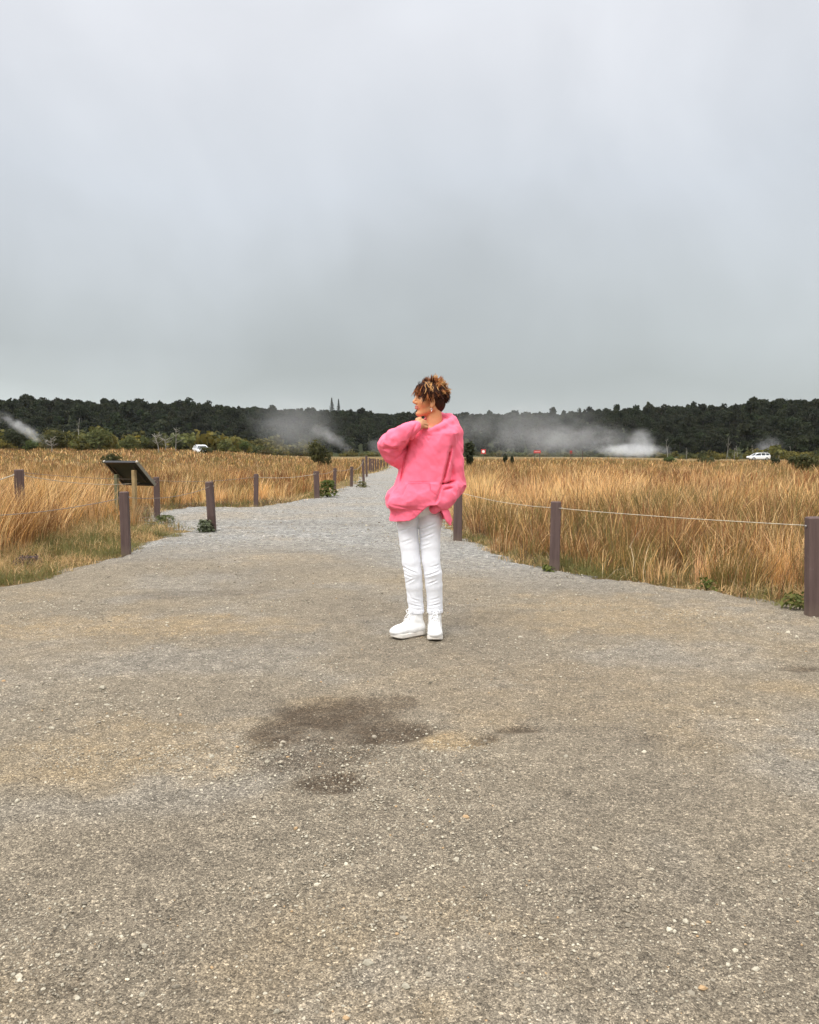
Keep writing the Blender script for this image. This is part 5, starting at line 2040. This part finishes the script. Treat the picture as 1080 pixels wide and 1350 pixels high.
car = make_car()
c = at_depth(1000, 606.3, 172)
car.location = (float(c[0]), 172, float(c[2]) - .16)
car.rotation_euler = (0, 0, R(4))
tag(car, 'white off-road car parked side-on beyond the grass below the wooded ridge', 'car')
car2 = copy_tree(car)
c = at_depth(265, 592.6, 127)
car2.location = (float(c[0]), 127, min(float(c[2]), float(terrain_z(c[0], 127))) - .45)
car2.rotation_euler = (0, 0, R(115))
tag(car2, 'white car end-on among olive scrub, half hidden by low bushes and grass', 'car')


# ================================================================== BUSHES AND SINGLE TREES
rb = np.random.default_rng(5)


def part_mesh(name, mcf, mat, parent):
    v, f, c = mcf
    return link(name, np_mesh(name, v, f, mat, False, c), parent)


def stems(n, h, spread, r0, col):
    out_ = []
    for k in range(n):
        a = rb.uniform(0, 6.28)
        v, f, c = trunk_quads(h * rb.uniform(.7, 1), r0 * rb.uniform(.6, 1), r0 * .4, 0, 5, col)
        s = spread * rb.uniform(.3, 1)
        v = v.copy()
        v[:, 0] += np.cos(a) * s * v[:, 2] / h; v[:, 1] += np.sin(a) * s * v[:, 2] / h
        out_.append((v, f, c))
    return merge(*out_)


def bush(px, Y, top_py, wpx, label, tone, n=700, leaf=.2, lumps=9, name='bush', group=None, base=None, squash=1.0, stem=(0.09, 0.07, 0.05)):
    t = at_depth(px, top_py, Y)
    zb = float(terrain(t[0], Y)) + FZ - .08 if base is None else base
    h = float(t[2]) - zb
    w_ = wpx / 1080 * Y
    root = empty(name, (float(t[0]), Y, zb))
    tag(root, label, 'tree' if 'tree' in name else 'bush', group)
    cr = crown(rb, w_ / 2, w_ / 2 * squash, h * .50, n, leaf, lumps=lumps, cz=h * .52, spread=.62, tone=tone)
    part_mesh("crown", cr, M_LEAF, root)
    part_mesh("trunk", stems(5, h * .75, w_ * .3, max(.02, .012 * h + .01), stem), M_LEAF, root)
    return root


OLV = ((0.030, 0.036, 0.012), (0.085, 0.080, 0.026))
LIT = ((0.050, 0.062, 0.018), (0.135, 0.135, 0.042))
DRK = ((0.018, 0.024, 0.010), (0.045, 0.050, 0.018))
GRN = ((0.035, 0.050, 0.014), (0.095, 0.120, 0.035))
bush(421, 66, 574, 38, 'round dark olive bush standing alone in the grass beside the far bend of the path', OLV, 1500, .15, 14)
bush(617, 60, 578, 20, 'dark green leafy bush rising behind the pink sleeve at the far grass edge', DRK, 700, .15)
bush(667.5, 74, 597.5, 11, 'small dark bush at the grass edge between the two nearest red signs', DRK, 160, .12, 4)
bush(676, 76, 599, 9, 'lower of two small dark bushes side by side at the grass edge', DRK, 160, .12, 4)
bush(1066, 42, 597, 34, 'green bush in the grass at the frame edge beyond the large near post', OLV, 900, .12, 10)
bush(1046, 60, 600, 22, 'low olive bush beside the bush at the frame edge, nearer the parked car', OLV, 500, .14)
bush(1022, 90, 601, 16, 'small dark bush in the grass just past the tail of the parked car', DRK, 300, .16)
bush(932, 95, 602, 30, 'low olive bush spread along the far grass edge, well before the parked car', OLV, 400, .16)
bush(882, 100, 601, 22, 'low green bush at the far grass edge below the brightest steam', GRN, 300, .16)
bush(127, 132, 561, 52, 'broad light green bush, tallest of the shrubs below the wood behind the tilted panel', LIT, 1800, .26, 14)
bush(72, 138, 563, 46, 'olive green bush beside the slanting steam plume below the wood', OLV, 1200, .26, 12)
bush(24, 132, 564, 54, 'dark green bush at the frame edge under the slanting steam plume', DRK, 1500, .26, 13)
bush(40, 120, 578, 30, 'low light green bush in front of the dark bush under the steam plume', GRN, 500, .22)
bush(170, 128, 573, 34, 'spreading light olive bush next to the broadest shrub, towards the path', LIT, 900, .22, 10)
bush(205, 135, 576, 30, 'dull olive bush around the pale dead branches below the wood', OLV, 700, .22)
bush(146, 62, 590, 34, 'low olive bush in the grass directly behind the tilted panel', OLV, 700, .13, 9)
bush(235, 128, 578, 22, 'rounded dark bush just before the half hidden white car', DRK, 500, .22)
bush(298, 130, 577, 28, 'light green feathery bush past the half hidden white car', LIT, 700, .20)
bush(322, 132, 580, 22, 'smaller dark green bush paired with the feathery light bush', GRN, 500, .20)
bush(274, 120, 587, 26, 'very low olive bush hiding the wheels of the white car in the scrub', OLV, 300, .22)
bush(350, 150, 590, 24, 'low brownish bush on the tawny bank past the paired bushes', ((0.05, 0.045, 0.018), (0.12, 0.09, 0.035)), 300, .22)


def far_tree(px, base_py, top_py, Y, wpx, label, tone, zb=None):
    b_, t = at_depth(px, base_py, Y), at_depth(px, top_py, Y)
    h = float(t[2] - b_[2]) + 3.0
    root = empty("conifer_tree", (float(b_[0]), Y, float(b_[2]) - 3.0))
    tag(root, label, 'tree')
    w_ = wpx / 1080 * Y
    n = 420
    u = rb.uniform(0, 1, n) ** .8
    rad = w_ / 2 * (1.02 - u) * rb.uniform(.25, 1, n) * (0.7 + .5 * np.abs(np.sin(u * 22)))
    a = rb.uniform(0, 6.28, n)
    P = np.stack([rad * np.cos(a), rad * np.sin(a), h * (.22 + .78 * u)], 1)
    N = np.stack([np.cos(a), np.sin(a), np.full(n, .8)], 1) + .4 * rb.normal(size=(n, 3))
    V, F = leaf_quads(P, N, .55 * rb.uniform(.6, 1.3, n), rb)
    k = rb.uniform(0, 1, (n, 1))
    C = np.repeat(np.array(tone[0]) * (1 - k) + np.array(tone[1]) * k, 4, 0)
    part_mesh("crown", (V, F, C), M_LEAF, root)
    part_mesh("trunk", trunk_quads(h, .25, .05), M_LEAF, root)


far_tree(437.5, 541, 524.5, 560, 9, 'taller and bushier of two hazy conifers standing above the ridge line', ((0.05, 0.055, 0.05), (0.11, 0.115, 0.105)))  # haze painted into the foliage: tone paled to grey-green
far_tree(446.5, 541, 526, 575, 6, 'slimmer of two hazy conifers standing above the ridge line', ((0.05, 0.055, 0.05), (0.11, 0.115, 0.105)))  # same paled tone, haze put into the leaf colour


def bare_tree(px, base_py, top_py, Y, label, n=7, r0=.06, spread=.35, col=(0.36, 0.34, 0.30), group='bare pale stems at the foot of the wood', limb_len=.5):
    b_, t = at_depth(px, base_py, Y), at_depth(px, top_py, Y)
    zb = min(float(b_[2]), float(terrain(b_[0], Y)) + FZ - .05)
    h = float(t[2]) - zb
    root = empty("bare_tree", (float(b_[0]), Y, zb))
    tag(root, label, 'tree', group)
    tr = MB()
    ln = rb.normal(0, .07, 2) * h
    ts = np.linspace(0, 1, 7)
    ax = np.stack([ln[0] * ts ** 1.5 + .02 * h * np.sin(ts * 5), ln[1] * ts ** 1.5, ts * h], 1)
    tr.tube(ax, r0 * (1 - .75 * ts), 6)
    tr.build("trunk", M_BARE, root, True)
    if n:
        for k in range(n):
            br = MB()
            u = rb.uniform(.3, .92)
            p = np.array([np.interp(u, ts, ax[:, i]) for i in range(3)])
            a = rb.uniform(0, 6.28)
            L_ = h * limb_len * (1 - u * .6) * rb.uniform(.5, 1)
            d = np.array([np.cos(a) * spread * 2, np.sin(a) * spread * 2, rb.uniform(.3, 1.0)])
            d /= np.linalg.norm(d)
            p1 = p + d * L_ * .5
            p2 = p1 + (d + np.array([0, 0, rb.uniform(-.1, .5)])) * L_ * .5
            br.tube([p, p1, p2], [r0 * .5, r0 * .32, r0 * .12], 5)
            for q in range(2):
                e = d + rb.normal(0, .5, 3)
                br.tube([p1 - e * r0 * .2, p1 + e * L_ * .3], [r0 * .28, r0 * .1], 4)
            br.build("limb", M_BARE, root, True)
    return root


M_BARE = mat_simple('bleached_wood', (0.25, 0.23, 0.195), 0.85, 0.2, 0.25, 3)
bare_tree(102, 588, 551, 140, 'single tall thin pale stem rising between the broad light bush and the olive bush', 3, .07, .2)
bare_tree(209, 592, 571, 120, 'pale dead tree with crooked white limbs behind the tilted panel', 12, .08, .6, limb_len=.8)
bare_tree(218, 592, 574, 122, 'low white dead branches spreading next to the crooked dead tree', 12, .06, .8, limb_len=.9)
bare_tree(231, 590, 563, 125, 'grey bare tree with upswept twigs before the half hidden white car', 10, .06, .4)
bare_tree(68, 588, 577, 118, 'short bleached dead snag where the slanting steam rises', 10, .09, .8, limb_len=.9)
for k, (px, b_, t_) in enumerate([(880, 600, 579), (905, 600, 590), (958, 600, 575), (968, 600, 590), (972, 600, 588), (992, 600, 586), (1027, 602, 584), (1012, 602, 589), (1043, 602, 588), (1064, 602, 590),
                                  (78, 588, 572), (84, 588, 568), (90, 588, 570), (97, 588, 573), (60, 588, 575)]):
    bare_tree(px, b_, t_, 195 + 3 * k if px > 500 else 150 + k, 'thin pale bare stem in a row along the foot of the wood', 3, .075, .22, group='bare pale stems in a row')

# trees standing proud of the ridge line
for px, base, top, wpx, lab in ((856, 538, 526.5, 11, 'round crowned tree standing above the ridge line over the bright steam'),
                               (992, 532, 524, 16, 'broad dark tree standing above the ridge line over the parked car'),
                               (243, 534, 526, 10, 'small dark crown standing above the ridge line past the panel'),
                               (765, 544, 537, 9, 'small round crown on the dipping ridge line above the wide steam')):
    phi_ = math.atan((px - 540) / 1080)
    te, cr_, hh = (float(v) for v in ridge(np.array([phi_]))) if False else tuple(float(v[0]) for v in ridge(np.array([phi_])))
    bush(px, cr_ * math.cos(phi_), top, wpx, lab, DRK, 260, .7, 7, 'ridge_tree', base=hh - 1.0)


# ================================================================== PLANTS AT THE PATH EDGE
def weed(px, py, w_, h, label, tone, n=160, leaf=.035, name='weed', lean=0.0):
    p = ground_at(px, py)
    root = empty(name, (float(p[0]), float(p[1]), -.03))
    tag(root, label, 'plant')
    m = n
    a = rb.uniform(0, 6.28, m)
    u = rb.uniform(0, 1, m)
    rad = w_ / 2 * np.sqrt(rb.uniform(0, 1, m)) * (1 - .4 * u)
    P = np.stack([rad * np.cos(a), rad * np.sin(a), h * (.12 + .85 * u)], 1)
    N = np.stack([np.cos(a) * .6, np.sin(a) * .6, np.full(m, 1.0)], 1) + .4 * rb.normal(size=(m, 3))
    V, F = leaf_quads(P, N, leaf * rb.uniform(.6, 1.4, m), rb, 1.8)
    k = rb.uniform(0, 1, (m, 1))
    C = np.repeat(np.array(tone[0]) * (1 - k) + np.array(tone[1]) * k, 4, 0)
    part_mesh("foliage", (V, F, C), M_LEAF, root)
    part_mesh("stem", stems(9, h * .9, w_ * .42, .004, (0.10, 0.11, 0.04)), M_LEAF, root)


weed(271, 700, .30, .20, 'grey green leafy weed at the foot of the stained post', ((0.07, 0.085, 0.045), (0.15, 0.165, 0.09)), 260, .034)
weed(432, 655, .62, .48, 'bright green weed clump between the weathered post and the slim post on the bend', ((0.05, 0.07, 0.014), (0.13, 0.15, 0.03)), 320, .055)
weed(217, 686, .42, .12, 'low dark green plant at the gravel end by the panel post', ((0.05, 0.065, 0.022), (0.12, 0.125, 0.045)), 130, .032)
weed(36, 742, .36, .11, 'dark purplish dead weed lying in the short turf at the near gravel edge', ((0.055, 0.035, 0.035), (0.12, 0.085, 0.075)), 170, .022)
weed(733 - 9, 752, .18, .08, 'small green weed tuft at the foot of the lone post before the grass', ((0.05, 0.07, 0.014), (0.13, 0.14, 0.03)), 90, .024)
weed(1052, 800, .32, .13, 'green tuft of weed on the gravel beside the large near post', ((0.06, 0.075, 0.016), (0.15, 0.15, 0.04)), 150, .024)
weed(932, 774, .20, .11, 'small green sprig at the gravel edge under the tall grass', ((0.05, 0.07, 0.014), (0.13, 0.14, 0.03)), 70, .022)
weed(478, 642, .5, .22, 'low olive plant at the bare gap between the slim post and the tall posts', ((0.06, 0.06, 0.02), (0.14, 0.12, 0.04)), 120, .05)


# ================================================================== STEAM
def steam(px, py, Y, wpx, hpx, ang, dens, label, seed, depth=None, fine=2.2, thr=.42, edge=1.0, stuff=False, drift=0.0):
    """soft body of vapour: an ellipsoid of air with noisy density, placed over its vent"""
    c = at_depth(px, py, Y)
    a, b = wpx / 2 / 1080 * Y, hpx / 2 / 1080 * Y
    dp = depth or min(a, b) * 1.3
    m, nt = new_mat('steam_%d' % seed)
    tc = nt.n('ShaderNodeTexCoord')
    P = tc.outputs['Object']
    sc = nt.n('ShaderNodeMapping')
    ref = min(a, b)
    sc.inputs['Scale'].default_value = (a / ref * .75, dp / ref, b / ref)
    sc.inputs['Location'].default_value = (seed * 3.1, seed * 1.7, seed * .9)
    nt.l(P, sc.inputs[0])
    nz = nt.noise(sc.outputs[0], fine, 6, 0.6, 0.9)
    ln = nt.n('ShaderNodeVectorMath', operation='LENGTH')
    nt.l(P, ln.inputs[0])
    fall = nt.math('SUBTRACT', 1.0, ln.outputs['Value'], True)
    nz2 = nt.noise(sc.outputs[0], fine * 0.45, 3, 0.5, 0.5)
    sepn = nt.n('ShaderNodeSeparateXYZ')
    nt.l(P, sepn.inputs[0])
    # the noise eats into the body from its edge, so no outline of the ellipsoid is left
    e1 = nt.math('MULTIPLY', nt.math('SUBTRACT', nz.outputs[0], 0.5), 2.6)
    e2 = nt.math('MULTIPLY', nt.math('SUBTRACT', nz2.outputs[0], 0.5), 2.0)
    dn = nt.math('SUBTRACT', nt.math('ADD', nt.math('MULTIPLY', fall, 1.5), nt.math('ADD', e1, e2)), thr + .05)
    dn = nt.math('MULTIPLY', nt.math('MULTIPLY', dn, 1.3, True), nt.math('MULTIPLY', fall, 2.2, True))
    dn = nt.math('POWER', dn, edge * 1.6)
    if drift:          # thins upwards from the vent
        dn = nt.math('MULTIPLY', dn, nt.math('ADD', 1.0, nt.math('MULTIPLY', sepn.outputs[0 if abs(ang) > .01 else 2], drift), True))
    dn = nt.math('MULTIPLY', dn, dens)
    pv = nt.n('ShaderNodeVolumePrincipled')
    pv.inputs['Color'].default_value = (0.93, 0.94, 0.95, 1)
    pv.inputs['Anisotropy'].default_value = 0.15
    nt.l(dn, pv.inputs['Density'])
    finish(nt, None, volume=pv.outputs[0])
    # sphere mesh of unit radius, scaled by the object
    tu, tv = np.linspace(0, 2 * np.pi, 33)[:-1], np.linspace(0, np.pi, 17)
    V = np.array([[np.sin(v) * np.cos(u), np.sin(v) * np.sin(u), np.cos(v)] for v in tv for u in tu])
    i2, j2 = np.meshgrid(np.arange(16), np.arange(32), indexing='ij')
    F = np.stack([i2 * 32 + j2, (i2 + 1) * 32 + j2, (i2 + 1) * 32 + (j2 + 1) % 32, i2 * 32 + (j2 + 1) % 32], -1).reshape(-1, 4)
    o = link("steam_plume", np_mesh("steam_plume", V, F, m, True))
    o.location = c
    o.scale = (a, dp, b)
    o.rotation_euler = (0, ang, 0)
    tag(o, label, 'steam', 'steam rising from the vents', 'stuff' if stuff else None)
    return o


steam(28, 564, 112, 108, 26, R(32), .30, 'slanting plume of white steam rising from the dead snag to the frame edge', 1, None, 1.3, .30, .7, drift=.6)
steam(385, 562, 232, 200, 110, 0, .010, 'thin grey veil of steam spread over the wood behind the round bush', 2, 22, 1.2, .30, .8)
steam(436, 576, 150, 96, 32, R(32), .12, 'short slanting steam plume just past the round bush', 3, None, 1.3, .28, .8, drift=.5)
steam(498, 588, 150, 46, 30, 0, .060, 'small puff of steam beside the raised pink sleeve', 4, None, 1.2, .28, .8)
steam(690, 566, 262, 330, 110, 0, .011, 'wide grey veil of drifting steam over the wood past the pink sleeve', 5, 30, 2.6, .36, .8)
steam(765, 580, 228, 260, 66, 0, .019, 'middle bank of steam drifting behind the red signs', 6, 20, 2.7, .36, .8)
steam(832, 594, 190, 120, 26, 0, .15, 'brightest low bank of white steam at the far grass edge', 7, 8, 1.6, .24, .6)
steam(848, 582, 195, 50, 46, 0, .085, 'upright billow of white steam above the brightest low bank', 8, 7, 1.3, .26, .8)
steam(1012, 590, 215, 46, 40, 0, .040, 'faint wisp of steam behind the roof of the parked car', 9, 8, 1.3, .28, .8)

# ================================================================== HAZE
hz_m, nt = new_mat('haze_air')
pv = nt.n('ShaderNodeVolumePrincipled')
pv.inputs['Color'].default_value = (0.86, 0.91, 0.93, 1)
pv.inputs['Density'].default_value = 0.00005
finish(nt, None, volume=pv.outputs[0])
m = MB()
m.box((0, 480, 33), (1900, 1200, 72))
hz_o = m.build("haze", hz_m)
tag(hz_o, 'thin pale mist filling the air over the plain and ridge', 'haze', None, 'stuff')
